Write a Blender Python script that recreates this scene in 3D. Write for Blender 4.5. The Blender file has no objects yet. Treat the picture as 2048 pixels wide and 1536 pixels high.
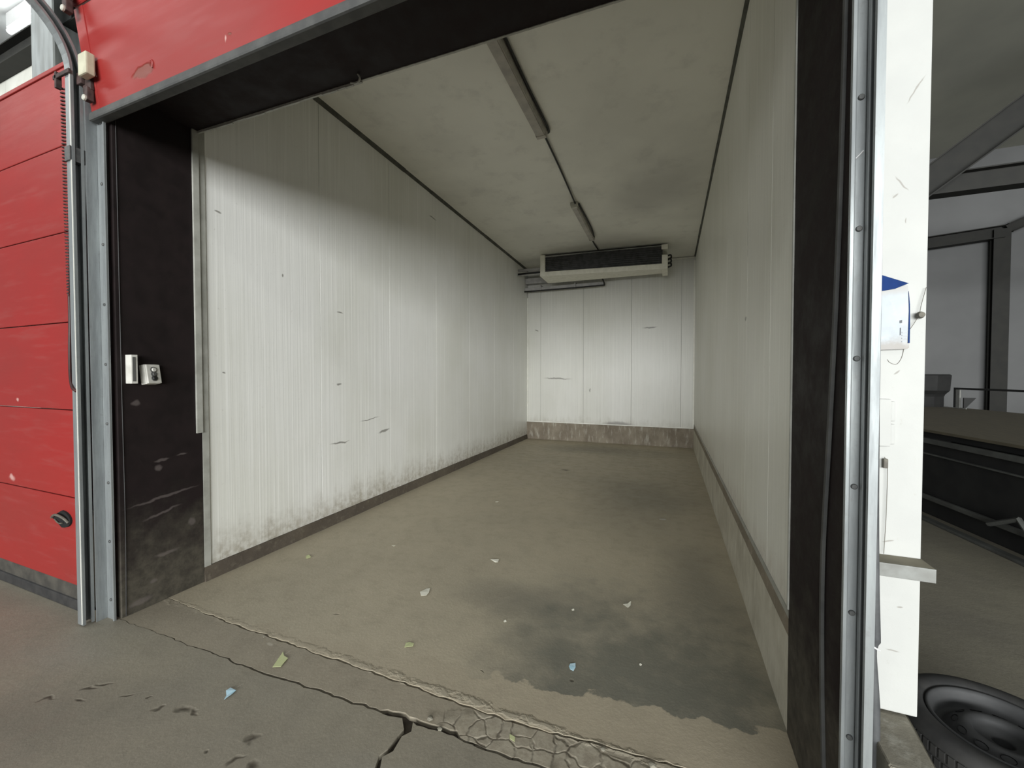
import bpy, bmesh, math, random
from mathutils import Vector, Matrix
random.seed(7)
SC = bpy.context.scene
COL = SC.collection
PI = math.pi

# ------------------------------------------------------------------ materials
class NT:
    def __init__(s, name):
        s.m = bpy.data.materials.new(name); s.m.use_nodes = True
        s.t = s.m.node_tree; s.t.nodes.clear()
        s.out = s.n('ShaderNodeOutputMaterial'); s.b = s.n('ShaderNodeBsdfPrincipled')
        s.l(s.b.outputs[0], s.out.inputs[0])
        s.geo = s.n('ShaderNodeNewGeometry'); s.pos = s.geo.outputs['Position']
    def n(s, t, **k):
        o = s.t.nodes.new(t)
        for a, v in k.items(): setattr(o, a, v)
        return o
    def l(s, a, b): s.t.links.new(a, b)
    def put(s, v, sock):
        if hasattr(v, 'is_linked') or hasattr(v, 'links'): s.l(v, sock)
        else: sock.default_value = v
    def noise(s, scale=(1, 1, 1), sc=1.0, detail=5, rough=.55, vec=None, dist=0.0, off=(0, 0, 0)):
        mp = s.n('ShaderNodeMapping'); s.l(vec or s.pos, mp.inputs[0])
        mp.inputs['Scale'].default_value = scale; mp.inputs['Location'].default_value = off
        nz = s.n('ShaderNodeTexNoise'); s.l(mp.outputs[0], nz.inputs['Vector'])
        nz.inputs['Scale'].default_value = sc; nz.inputs['Detail'].default_value = detail
        nz.inputs['Roughness'].default_value = rough; nz.inputs['Distortion'].default_value = dist
        return nz.outputs['Fac']
    def vor(s, sc, vec=None, feature='DISTANCE_TO_EDGE'):
        v = s.n('ShaderNodeTexVoronoi', feature=feature); s.l(vec or s.pos, v.inputs['Vector'])
        v.inputs['Scale'].default_value = sc
        return v.outputs['Distance']
    def rng(s, v, a, b, c=0.0, d=1.0, smooth=True):
        r = s.n('ShaderNodeMapRange'); r.interpolation_type = 'SMOOTHSTEP' if smooth else 'LINEAR'
        s.put(v, r.inputs['Value'])
        for i, x in zip(('From Min', 'From Max', 'To Min', 'To Max'), (a, b, c, d)): r.inputs[i].default_value = x
        return r.outputs['Result']
    def math(s, op, a, b=0.0):
        m = s.n('ShaderNodeMath', operation=op); s.put(a, m.inputs[0]); s.put(b, m.inputs[1]); return m.outputs[0]
    def xyz(s):
        x = s.n('ShaderNodeSeparateXYZ'); s.l(s.pos, x.inputs[0]); return x.outputs
    def mix(s, f, a, b):
        m = s.n('ShaderNodeMix', data_type='RGBA'); s.put(f, m.inputs[0])
        for v, i in ((a, 6), (b, 7)):
            if isinstance(v, (tuple, list)): v = tuple(v) + (1,) if len(v) == 3 else v
            s.put(v, m.inputs[i])
        return m.outputs[2]
    def warp(s, amt, sc):
        nz = s.n('ShaderNodeTexNoise'); s.l(s.pos, nz.inputs['Vector']); nz.inputs['Scale'].default_value = sc
        a = s.n('ShaderNodeVectorMath', operation='SUBTRACT'); s.l(nz.outputs['Color'], a.inputs[0]); a.inputs[1].default_value = (.5, .5, .5)
        b = s.n('ShaderNodeVectorMath', operation='SCALE'); s.l(a.outputs[0], b.inputs[0]); b.inputs['Scale'].default_value = amt
        c = s.n('ShaderNodeVectorMath', operation='ADD'); s.l(b.outputs[0], c.inputs[0]); s.l(s.pos, c.inputs[1])
        return c.outputs[0]
    def blobs(s, lst, vec=None, soft=.5):
        """lst of (loc, radii, rotation) -> one mask"""
        acc = None
        for loc, rad, rot in lst:
            mp = s.n('ShaderNodeMapping', vector_type='TEXTURE'); s.l(vec or s.pos, mp.inputs[0])
            mp.inputs['Location'].default_value = loc; mp.inputs['Rotation'].default_value = rot; mp.inputs['Scale'].default_value = rad
            ln = s.n('ShaderNodeVectorMath', operation='LENGTH'); s.l(mp.outputs[0], ln.inputs[0])
            r = s.rng(ln.outputs['Value'], 1 - soft, 1, 1, 0)
            acc = r if acc is None else s.math('MAXIMUM', acc, r)
        return acc
    def bump(s, h, strength=.3, dist=.01):
        b = s.n('ShaderNodeBump'); b.inputs['Strength'].default_value = strength; b.inputs['Distance'].default_value = dist
        s.l(h, b.inputs['Height']); s.l(b.outputs[0], s.b.inputs['Normal']); return b
    def fin(s, col=None, rough=.5, metal=0.0, spec=.5):
        if col is not None:
            if isinstance(col, tuple) and len(col) == 3: col = col + (1,)
            s.put(col, s.b.inputs['Base Color'])
        s.put(rough, s.b.inputs['Roughness']); s.put(metal, s.b.inputs['Metallic'])
        s.b.inputs['Specular IOR Level'].default_value = spec
        return s.m

def simple(name, c1, c2=None, rough=.5, metal=0, sc=8, bump=.0, stretch=(1, 1, 1), spec=.5):
    t = NT(name)
    c2 = c2 or tuple(x * .75 for x in c1)
    f = t.noise(stretch, sc, 6)
    c = t.mix(t.rng(f, .3, .7), c1, c2)
    if bump: t.bump(f, bump, .005)
    return t.fin(c, rough, metal, spec)

# --- insulated panel walls: fine vertical micro lines, grime near the foot, scuffs
def panel_mat(name, base, dirt, scuffs, foot=.35, foot_z=0.0, foot_amt=.75, rough=.36, rust=None):
    t = NT(name); z = t.xyz()[2]
    big = t.noise((1, 1, .6), .8, 4)
    lines = t.noise((48, 48, .35), 1.0, 2, .6)
    fine = t.noise((60, 60, 1.5), 1.0, 3, .6)
    speck = t.noise((1, 1, 1), 26, 5, .7)
    c = t.mix(t.rng(big, .3, .75), base, tuple(x * y for x, y in zip(base, (.88, .88, .84))))
    c = t.mix(t.math('MULTIPLY', t.rng(lines, .5, .7), .42), c, tuple(min(1, x * 1.14) for x in base))
    c = t.mix(t.math('MULTIPLY', t.rng(fine, .5, .68), .16), c, tuple(x * .7 for x in base))
    sp = t.math('MULTIPLY', t.rng(speck, .62, .8), .35)
    c = t.mix(sp, c, dirt)
    zz = t.math('ADD', z, t.math('MULTIPLY', t.math('SUBTRACT', t.noise((9, 9, 1.2), 1.0, 5, .65), .5), -.55))
    f = t.rng(zz, foot_z, foot_z + foot, foot_amt, 0)
    gr = t.rng(t.noise((1, 1, 1), 14, 6, .7), .35, .65)
    c = t.mix(t.math('MULTIPLY', f, t.math('ADD', t.math('MULTIPLY', gr, .6), .4)), c, dirt)
    if scuffs:
        m = t.blobs(scuffs, t.warp(.05, 9), .6)
        c = t.mix(t.math('MULTIPLY', m, .75), c, (.16, .15, .13))
    h = t.math('ADD', t.math('MULTIPLY', lines, .5), t.math('MULTIPLY', big, 1.2))
    t.bump(h, .25, .01)
    return t.fin(c, rough, 0, .5)

M = {}
M['wl'] = panel_mat('left_panel_paint', (.85, .85, .82), (.27, .23, .16), [
    ((-3.35, 3.377, .864), (.1, .17, .013), (-.02, 0, 0)), ((-3.35, 4.104, .895), (.1, .13, .02), (.15, 0, 0)),
    ((-3.35, 3.852, 1.073), (.1, .2, .008), (.1, 0, 0)), ((-3.35, 3.371, 1.505), (.1, .05, .015), (0, 0, 0)),
    ((-3.35, 2.71, 2.534), (.1, .011, .016), (0, 0, 0)), ((-3.35, 5.243, 3.986), (.1, .12, .012), (0, 0, 0)),
    ((-3.35, 3.395, 2.285), (.1, .06, .01), (0, 0, 0)), ((-3.35, 2.16, 1.62), (.1, .02, .008), (0, 0, 0)),
    ((-3.35, 2.14, 2.9), (.1, .03, .012), (0, 0, 0))], .45, .02, .8)
M['wr'] = panel_mat('right_panel_paint', (.80, .795, .73), (.30, .22, .17), [
    ((.515, 3.353, 2.015), (.1, .045, .022), (0, 0, 0)), ((.515, 3.3, 2.6), (.1, .01, .3), (0, 0, 0))], .25, .5, .35, .4)
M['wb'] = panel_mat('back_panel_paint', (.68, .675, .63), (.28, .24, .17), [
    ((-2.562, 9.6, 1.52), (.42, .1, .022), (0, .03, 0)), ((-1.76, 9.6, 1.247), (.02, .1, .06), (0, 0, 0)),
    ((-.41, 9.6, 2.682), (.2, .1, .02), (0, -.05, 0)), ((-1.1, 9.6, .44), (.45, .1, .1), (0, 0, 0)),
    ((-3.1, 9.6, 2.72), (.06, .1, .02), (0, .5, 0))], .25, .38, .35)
def ceil_mat():
    t = NT('cold_room_ceiling_paint')
    a = t.noise((1, 1, 1), .7, 5); b = t.noise((1, 1, 1), 3.2, 6, .65)
    c = t.mix(t.rng(a, .35, .7), (.80, .79, .71), (.69, .68, .61))
    c = t.mix(t.math('MULTIPLY', t.rng(b, .5, .75), .4), c, (.5, .49, .44))
    m = t.blobs([((-.15, 6.0, 4.2), (.9, 1.6, .5), (0, 0, .2)), ((-1.2, 8.3, 4.2), (1.6, .8, .5), (0, 0, 0))], t.warp(.7, 1.5), .9)
    c = t.mix(t.math('MULTIPLY', m, .45), c, (.36, .35, .32))
    t.bump(b, .1, .01)
    return t.fin(c, .55)
M['ceil'] = ceil_mat()

def black_mat():
    t = NT('black_jamb_paint'); z = t.xyz()[2]
    n = t.noise((1, 1, 1), 7, 6, .65)
    zz = t.math('ADD', z, t.math('MULTIPLY', t.math('SUBTRACT', n, .5), .9))
    f = t.rng(zz, .0, .85, 1, 0)
    c = t.mix(t.rng(n, .3, .7), (.0105, .0075, .0075), (.016, .0105, .0105))
    c = t.mix(f, c, t.mix(t.rng(t.noise((1, 1, 1), 16, 6, .7), .3, .7), (.05, .045, .036), (.095, .085, .066)))
    m = t.blobs([((-3.34, 1.72, 1.0), (.1, .05, .012), (0, 0, 0)), ((-3.34, 1.84, 1.01), (.1, .045, .01), (0, 0, 0)),
                 ((-3.34, 1.70, .955), (.1, .02, .025), (0, 0, 0)), ((-3.34, 1.58, 1.42), (.1, .03, .02), (0, 0, 0)),
                 ((-3.34, 1.73, .74), (.1, .26, .013), (.1, 0, 0)), ((-3.34, 1.72, .63), (.1, .14, .012), (.2, 0, 0)),
                 ((-3.34, 1.74, .33), (.1, .09, .02), (0, 0, 0)), ((-3.34, 1.66, .17), (.1, .03, .02), (0, 0, 0)),
                 ((-3.34, 1.58, .06), (.1, .09, .03), (.1, 0, 0)), ((-3.34, 1.9, .5), (.1, .03, .04), (0, 0, 0))], t.warp(.05, 12), .6)
    c = t.mix(t.math('MULTIPLY', m, .35), c, (.2, .17, .16))
    t.bump(n, .15, .01)
    return t.fin(c, t.rng(n, .3, .7, .6, .8), 0, .2)
M['black'] = black_mat()
M['rubber'] = simple('black_rubber', (.02, .02, .021), (.035, .034, .033), .6, 0, 12, .2)
M['seal'] = simple('dusty_rubber_seal', (.045, .046, .045), (.075, .076, .072), .7, 0, 9, .2)
M['sealdark'] = simple('grimy_bottom_seal', (.03, .028, .024), (.07, .064, .052), .75, 0, 7, .4)

def red_mat():
    t = NT('red_door_enamel'); 
    n = t.noise((.5, 1, 1), 1.4, 5); s2 = t.noise((.6, 1, 5), 4, 5, .6)
    c = t.mix(t.rng(n, .3, .72), (.275, .021, .019), (.23, .026, .023))
    c = t.mix(t.math('MULTIPLY', t.rng(s2, .5, .8), .35), c, (.24, .07, .062))
    pale = t.blobs([((-4.613, 1.42, .827), (.06, .1, .03), (0, 0, 0)), ((-3.67, 1.42, .80), (.07, .1, .022), (0, -.5, 0)),
                    ((-4.5, 1.42, 1.42), (.03, .1, .015), (0, 0, 0)), ((-3.62, 1.42, .7), (.02, .1, .015), (0, 0, 0)),
                    ((-2.14, 1.42, 3.33), (.012, .1, .02), (0, 0, 0))], t.warp(.05, 14), .7)
    c = t.mix(t.math('MULTIPLY', pale, .6), c, (.62, .42, .38))
    brown = t.blobs([((-2.86, 1.42, 3.355), (.13, .1, .032), (0, -.08, 0)), ((-2.11, 1.42, 3.35), (.022, .1, .01), (0, 0, 0)),
                     ((-3.60, 1.42, 1.35), (.04, .1, .03), (0, 0, 0)), ((-4.86, 1.42, 3.13), (.05, .1, .02), (0, 0, 0))], t.warp(.06, 11), .35)
    c = t.mix(t.math('MULTIPLY', brown, .8), c, (.16, .05, .035))
    h = t.math('ADD', n, t.math('MULTIPLY', brown, -1.0))
    t.bump(h, .35, .02)
    return t.fin(c, t.rng(s2, .3, .8, .42, .56), 0, .3)
M['red'] = red_mat()
def galv():
    t = NT('galvanised_steel')
    n = t.noise((6, 6, .6), 3, 6, .65); s2 = t.noise((1, 1, 1), 40, 3, .6)
    c = t.mix(t.rng(n, .3, .7), (.36, .385, .385), (.22, .235, .24))
    c = t.mix(t.math('MULTIPLY', t.rng(s2, .55, .75), .3), c, (.22, .22, .21))
    t.bump(n, .12, .005)
    return t.fin(c, t.rng(n, .3, .7, .38, .55), .55, .5)
M['galv'] = galv()
M['bolt'] = simple('dark_bolt_steel', (.09, .095, .095), (.14, .14, .135), .5, .5, 30)
M['bright'] = simple('bright_clip_metal', (.9, .9, .88), (.8, .8, .8), .25, .3, 30)
M['rust'] = simple('grimy_brown_steel', (.03, .02, .018), (.09, .055, .05), .7, .2, 18, .4)
M['coil'] = simple('dark_red_brown_cable', (.045, .012, .010), (.025, .009, .008), .5, 0, 20)
M['cream'] = simple('cream_plastic', (.52, .50, .37), (.43, .41, .30), .55, 0, 16)
M['socket'] = simple('off_white_plastic', (.66, .65, .60), (.54, .53, .48), .5, 0, 22)
M['btnw'] = simple('pale_button', (.75, .74, .68), None, .4)
M['btnk'] = simple('black_button', (.012, .012, .012), None, .4)
M['btng'] = simple('grey_button', (.1, .1, .095), None, .5)
M['trimw'] = simple('pale_corner_trim', (.42, .42, .38), (.30, .30, .265), .5, 0, 7, .1)
M['trimb'] = simple('bright_corner_trim', (.82, .81, .74), (.7, .69, .62), .4, 0, 7)
M['cove'] = simple('grimy_joint_sealant', (.10, .10, .082), (.055, .055, .045), .8, 0, 9, .3)
M['plaster'] = None
def plaster():
    t = NT('white_pier_paint')
    n = t.noise((1, 1, 1), 5, 5); s2 = t.noise((1, 1, .7), 34, 6, .7)
    c = t.mix(t.rng(n, .3, .7), (.50, .505, .48), (.465, .47, .45))
    c = t.mix(t.math('MULTIPLY', t.rng(s2, .62, .76), .45), c, (.36, .345, .30))
    m = t.blobs([((.672, 1.62, 2.2), (.003, .1, .035), (0, -.5, 0)), ((.66, 1.62, 2.16), (.012, .1, .004), (0, -.7, 0)),
                 ((.70, 1.62, 2.48), (.003, .1, .05), (0, .5, 0)), ((.685, 1.62, 2.08), (.002, .1, .012), (0, 0, 0)),
                 ((.675, 1.62, .72), (.022, .1, .003), (0, .2, 0)), ((.69, 1.62, .86), (.01, .1, .004), (0, 0, 0)),
                 ((.655, 1.62, 1.07), (.02, .1, .004), (0, -.4, 0)), ((.67, 1.62, 1.61), (.014, .1, .003), (0, -.7, 0))], t.warp(.02, 20), .5)
    c = t.mix(t.math('MULTIPLY', m, .7), c, (.25, .23, .2))
    t.bump(s2, .2, .004)
    return t.fin(c, .6)
M['plaster'] = plaster()
def concrete(name, c1, c2, c3, foot=None, streak=False):
    t = NT(name)
    a = t.noise((1, 1, 1), 2.5, 6, .6); b = t.noise((4, 4, .8) if streak else (1, 1, 1), 4 if streak else 18, 6, .65)
    c = t.mix(t.rng(a, .3, .7), c1, c2)
    c = t.mix(t.math('MULTIPLY', t.rng(b, .5, .72), .7), c, c3)
    t.bump(b, .35, .01)
    return t.fin(c, .8, 0, .3)
M['curb'] = concrete('curb_concrete', (.56, .53, .44), (.40, .37, .295), (.68, .66, .57), streak=True)
M['curbback'] = concrete('stained_back_curb', (.27, .235, .18), (.17, .14, .105), (.50, .48, .41), streak=True)
M['curbtop'] = concrete('brown_ledge_concrete', (.26, .22, .165), (.18, .155, .115), (.33, .29, .23))
M['skirt'] = concrete('brown_skirting_mortar', (.115, .095, .07), (.085, .07, .055), (.16, .14, .105))
M['plinth'] = concrete('pale_plinth_concrete', (.26, .245, .195), (.18, .165, .13), (.36, .35, .30))

# --- floors
def floor_mat(name, c1, c2, darkb=None, pits=None, stain=False, cobble=False, scratch=None, light=None, rough=.62):
    t = NT(name); x, y, z = t.xyz()
    a = t.noise((1, 1, 1), .9, 6, .6); b = t.noise((1, 1, 1), 7, 6, .65); g = t.noise((1, 1, 1), 70, 4, .7)
    c = t.mix(t.rng(a, .3, .7), c1, c2)
    c = t.mix(t.math('MULTIPLY', t.rng(b, .45, .75), .35), c, tuple(v * .62 for v in c1))
    c = t.mix(t.math('MULTIPLY', t.rng(g, .45, .7), .18), c, tuple(v * 1.5 for v in c1))
    w = t.warp(.35, 3.0)
    height = t.math('ADD', t.math('MULTIPLY', b, .5), t.math('MULTIPLY', g, .15))
    if darkb:
        m = t.blobs(darkb, t.warp(.6, 1.6), .95)
        c = t.mix(t.math('MULTIPLY', m, .55), c, (.18, .168, .135))
    if stain:
        # damp dark patch: crisp front lip, fading inwards
        edge = t.math('ADD', y, t.math('MULTIPLY', t.math('SUBTRACT', t.noise((1, 1, 1), 4.5, 5, .55), .5), .35))
        edge = t.math('SUBTRACT', edge, t.math('MULTIPLY', x, .1))
        lip = t.rng(edge, 2.0, 2.015)
        fade = t.rng(t.math('ADD', y, t.math('MULTIPLY', t.math('SUBTRACT', b, .5), 1.5)), 2.2, 3.5, 1, 0)
        side = t.rng(t.math('ADD', x, t.math('MULTIPLY', t.math('SUBTRACT', t.noise((1, 1, 1), 2.6, 5), .5), .9)), -1.15, -.55)
        m = t.math('MULTIPLY', t.math('MULTIPLY', lip, fade), side)
        m = t.math('MULTIPLY', m, t.rng(t.noise((1, 1, 1), 3, 6, .6), .25, .55, .55, 1))
        c = t.mix(t.math('MULTIPLY', m, .8), c, (.115, .12, .10))
        # pinkish brown and paler band in front of the damp patch
        f2 = t.math('MULTIPLY', t.rng(edge, 1.7, 2.01, .5, .3), t.rng(edge, 2.0, 2.015, 1, 0))
        c = t.mix(f2, c, (.38, .325, .24))
    if light:
        m = t.blobs(light, t.warp(.5, 2), .9); c = t.mix(t.math('MULTIPLY', m, .4), c, (.30, .285, .245))
    if pits:
        m = t.blobs(pits, t.warp(.08, 13), .95)
        c = t.mix(t.math('MULTIPLY', m, .9), c, (.07, .058, .04)); height = t.math('SUBTRACT', height, t.math('MULTIPLY', m, .7))
    if cobble:
        wv = t.warp(.05, 12)
        d1 = t.vor(11, wv)
        crk = t.math('MULTIPLY', t.rng(d1, .0, .06, 1, 0), t.rng(t.noise((1, 1, 1), 8, 3), .38, .55, .25, 1))
        reg = t.blobs([((-.45, 1.60, 0), (.58, .13, .3), (0, 0, .0)), ((-.15, 1.62, 0), (.3, .1, .3), (0, 0, 0))], t.warp(.12, 7), .25)
        m = t.math('MULTIPLY', crk, reg)
        hi = t.math('MULTIPLY', t.math('MULTIPLY', t.rng(d1, .06, .12), t.rng(d1, .12, .22, 1, 0)), reg)
        c = t.mix(t.math('MULTIPLY', hi, .3), c, (.36, .33, .26))
        c = t.mix(t.math('MULTIPLY', m, .8), c, (.075, .06, .042))
        c = t.mix(t.math('MULTIPLY', t.math('MULTIPLY', reg, t.rng(t.noise((1, 1, 1), 22, 5, .7), .42, .6)), .55), c, (.46, .42, .33))
        height = t.math('ADD', height, t.math('MULTIPLY', t.math('MULTIPLY', t.rng(d1, 0, .07), reg), .8))
    # crumbly pale mortar along the seam at y = 1.70
    dy = t.math('ABSOLUTE', t.math('ADD', t.math('SUBTRACT', y, 1.725), t.math('MULTIPLY', t.math('SUBTRACT', t.noise((1, 1, 1), 13, 5), .5), .09)))
    cr = t.math('MULTIPLY', t.rng(dy, .008, .028, 1, 0), t.rng(x, -2.2, -.6, .25, 1))
    cr = t.math('MULTIPLY', cr, t.rng(t.noise((1, 1, 1), 20, 4), .35, .55))
    c = t.mix(t.math('MULTIPLY', cr, .75), c, (.40, .36, .275))
    height = t.math('ADD', height, cr)
    if scratch:
        m = t.blobs(scratch, t.warp(.012, 30), .5); c = t.mix(t.math('MULTIPLY', m, .7), c, (.5, .46, .38))
    t.bump(height, .45, .012)
    return t.fin(c, t.rng(b, .3, .7, rough - .1, rough + .12), 0, .4)
R0 = (0, 0, 0)
M['floor_hall'] = floor_mat('hall_floor_concrete', (.30, .272, .21), (.25, .23, .185),
    darkb=[((-.9, 1.0, 0), (.5, .35, 1), R0), ((-1.2, .95, 0), (.4, .25, 1), R0), ((-2.9, .75, 0), (1.0, .35, 1), (0, 0, .6)), ((-4.6, 1.2, 0), (.6, .3, 1), R0)],
    light=[((-3.2, 1.15, 0), (.45, .2, 1), (0, 0, .3)), ((-1.0, 1.3, 0), (.5, .12, 1), R0)],
    pits=[((-2.749, 1.076, 0), (.055, .016, .1), (0, 0, .5)), ((-2.709, 1.127, 0), (.05, .016, .1), (0, 0, .5)), ((-2.69, 1.025, 0), (.045, .012, .1), (0, 0, .5)),
          ((-2.85, .965, 0), (.06, .015, .1), (0, 0, .5)), ((-2.275, 1.135, 0), (.03, .018, .1), (0, 0, .9)), ((-2.148, 1.181, 0), (.05, .022, .1), (0, 0, .2)),
          ((-2.09, 1.19, 0), (.035, .015, .1), R0), ((-2.506, 1.13, 0), (.04, .011, .1), (0, 0, .6)), ((-1.824, 1.07, 0), (.012, .01, .1), R0), ((-1.699, 1.19, 0), (.04, .022, .1), (0, 0, .8)),
          ((-1.67, 1.10, 0), (.045, .016, .1), (0, 0, 1.0)), ((-1.57, 1.11, 0), (.035, .03, .1), R0), ((-2.4, 1.16, 0), (.02, .008, .1), (0, 0, .6))],
    scratch=[((-2.05, 1.37, 0), (.003, .03, .1), (0, 0, -.2))])
M['floor_sill'] = floor_mat('threshold_concrete', (.34, .30, .228), (.29, .258, .2), cobble=True,
    scratch=[((-2.04, 1.62, 0), (.003, .06, .1), (0, 0, -.15)), ((-2.2, 1.66, 0), (.03, .012, .1), (0, 0, -.1))])
M['floor_room'] = floor_mat('cold_room_floor_concrete', (.46, .405, .30), (.40, .355, .265), stain=True,
    darkb=[((-1.0, 2.7, 0), (.7, .3, 1), (0, 0, .2)), ((.2, 3.4, 0), (.5, 1.0, 1), R0), ((-.3, 5.5, 0), (1.1, 1.8, 1), R0), ((-1.3, 8.6, 0), (2, .9, 1), R0)],
    pits=[((-2.063, 2.022, 0), (.03, .014, .1), R0), ((-1.623, 6.587, 0), (.11, .06, .1), R0), ((-.46, 2.04, 0), (.012, .01, .1), R0), ((-.93, 1.93, 0), (.03, .01, .1), R0)])
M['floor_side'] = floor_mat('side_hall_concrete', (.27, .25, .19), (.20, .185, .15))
M['grout'] = simple('dirt_in_seams', (.035, .028, .02), (.06, .048, .034), .95, 0, 30)

M['tyre'] = simple('tyre_rubber', (.028, .028, .028), (.045, .044, .042), .62, 0, 14, .2)
M['rim'] = simple('dark_steel_rim', (.045, .046, .047), (.065, .066, .067), .65, .1, 9, .2)
M['hole'] = simple('black_void', (.004, .004, .004), None, .9)
M['cooler'] = simple('cooler_white_casing', (.80, .78, .68), (.70, .68, .58), .5, 0, 12)
M['fins'] = simple('cooler_fin_metal', (.10, .10, .10), (.055, .055, .055), .5, .4, 12)
M['fixture'] = simple('grimy_fixture_plastic', (.44, .41, .36), (.33, .31, .275), .5, 0, 8, .1)
M['fixcap'] = simple('pale_end_cap', (.5, .49, .42), None, .5)
M['cable'] = simple('black_cable', (.02, .02, .018), None, .6)
M['duct'] = simple('pale_grey_trunking', (.50, .49, .47), (.38, .37, .36), .5, 0, 9)
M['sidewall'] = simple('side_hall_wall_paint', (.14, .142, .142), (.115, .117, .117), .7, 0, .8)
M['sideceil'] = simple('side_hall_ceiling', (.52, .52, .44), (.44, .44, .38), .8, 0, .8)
M['beam'] = simple('dark_roof_steel', (.012, .012, .010), (.018, .0175, .014), .7, .1, 6)
M['deck'] = simple('brown_deck_boards', (.14, .12, .08), (.11, .096, .066), .75, 0, 3, .2, (8, 1, 1))
M['plat_dark'] = simple('black_platform_side', (.012, .012, .012), (.02, .02, .019), .7, 0, 5, .2)
M['plat_rail'] = simple('dull_grey_rail_paint', (.13, .135, .125), (.085, .087, .08), .6, .2, 6, .2)
M['plat_pale'] = simple('pale_post_paint', (.30, .30, .28), None, .6)
M['lhwall'] = simple('left_hall_panel', (.62, .62, .57), (.52, .52, .47), .6, 0, 3)
M['lhcol'] = simple('pale_steel_column', (.30, .32, .32), (.21, .22, .215), .55, .2, 4, .2, (3, 3, .5))
M['lhceil'] = simple('left_hall_ceiling', (.60, .60, .60), (.5, .5, .5), .7, 0, 2)
def emit(name, col, st):
    t = NT(name); t.b.inputs['Emission Color'].default_value = col + (1,); t.b.inputs['Emission Strength'].default_value = st
    return t.fin(col, .4)
M['tube'] = emit('lit_fluorescent_tube', (.92, 1, .98), 60)
M['shelf'] = simple('grey_zinc_sheet', (.27, .28, .265), (.2, .2, .185), .5, .3, 14, .2)
M['shelftop'] = simple('dusty_shelf_top', (.24, .22, .16), (.19, .175, .13), .85, 0, 14, .2)
def placard_mat():
    t = NT('weathered_plastic_placard')
    n = t.noise((1, 1, 1), 28, 6, .65); n2 = t.noise((1, 1, .6), 9, 4)
    c = t.mix(t.rng(n2, .35, .65), (.36, .42, .48), (.28, .31, .325))
    c = t.mix(t.math('MULTIPLY', t.rng(n, .5, .7), .6), c, (.40, .405, .40))
    z = t.xyz()[2]
    lo = t.rng(t.math('ADD', z, t.math('MULTIPLY', t.math('SUBTRACT', n, .5), .06)), 1.69, 1.725, 1, 0)
    c = t.mix(t.math('MULTIPLY', lo, .75), c, (.20, .165, .125))
    hi = t.rng(z, 1.84, 1.87, 0, .7); c = t.mix(hi, c, (.27, .245, .21))
    return t.fin(c, .35)
M['placard'] = placard_mat()
M['blue'] = simple('blue_plastic', (.008, .035, .155), (.006, .028, .12), .7, 0, 20, spec=.15)
M['print'] = simple('faded_grey_print', (.10, .11, .12), None, .6)
M['printw'] = simple('white_print', (.5, .53, .55), None, .6)
M['knob'] = simple('dull_hook_metal', (.16, .15, .12), (.1, .09, .075), .6, .2, 30)
M['pyel'] = simple('pale_green_paper', (.62, .66, .36), (.56, .6, .32), .7, 0, 30)
M['pwht'] = simple('cream_paper', (.86, .84, .72), (.78, .76, .65), .7, 0, 30)
M['pblu'] = simple('light_blue_paper', (.42, .68, .80), (.6, .76, .85), .7, 0, 30)
M['hose'] = simple('dark_grey_hose', (.055, .058, .06), (.085, .088, .09), .6, 0, 16, .2)

# ------------------------------------------------------------------ geometry helpers
def link(name, bm, mat, parent=None, smooth=False, mats=None):
    me = bpy.data.meshes.new(name); bmesh.ops.recalc_face_normals(bm, faces=bm.faces)
    bm.to_mesh(me); bm.free()
    o = bpy.data.objects.new(name, me); COL.objects.link(o)
    for m in (mats or [mat]): me.materials.append(m)
    if smooth:
        for p in me.polygons: p.use_smooth = True
    if parent: o.parent = parent; o.matrix_parent_inverse = Matrix.Translation(parent.location).inverted() if parent.rotation_euler == (0, 0, 0) else parent.matrix_basis.inverted()
    return o
def tag(o, label, cat, group=None, kind=None):
    o['label'] = label; o['category'] = cat
    if group: o['group'] = group
    if kind: o['kind'] = kind
    return o
def struct(o, label=None, cat=None):
    o['kind'] = 'structure'
    if label: o['label'] = label; o['category'] = cat
    return o
def empty(name, loc, label, cat, group=None, kind=None):
    o = bpy.data.objects.new(name, None); COL.objects.link(o); o.location = loc; o.empty_display_size = .1
    bpy.context.view_layer.update()
    tag(o, label, cat, group, kind); return o
def hexa(bm, P, bev=0, mi=0):
    vs = [bm.verts.new(p) for p in P]
    fs = [bm.faces.new([vs[i] for i in f]) for f in ((0, 3, 2, 1), (4, 5, 6, 7), (0, 1, 5, 4), (1, 2, 6, 5), (2, 3, 7, 6), (3, 0, 4, 7))]
    for f in fs: f.material_index = mi
    if bev:
        es = list({e for f in fs for e in f.edges})
        bmesh.ops.bevel(bm, geom=es, offset=bev, segments=2, affect='EDGES', profile=.6)
def box(bm, x0, x1, y0, y1, z0, z1, bev=0, mi=0):
    hexa(bm, [(x0, y0, z0), (x1, y0, z0), (x1, y1, z0), (x0, y1, z0), (x0, y0, z1), (x1, y0, z1), (x1, y1, z1), (x0, y1, z1)], bev, mi)
def B(*a, **k):
    bm = bmesh.new(); box(bm, *a, **k); return bm
def prism(bm, pts, z0, z1):
    a = [bm.verts.new((x, y, z0)) for x, y in pts]; b = [bm.verts.new((x, y, z1)) for x, y in pts]
    n = len(pts)
    bm.faces.new(a[::-1]); bm.faces.new(b)
    for i in range(n): bm.faces.new((a[i], a[(i + 1) % n], b[(i + 1) % n], b[i]))
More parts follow.
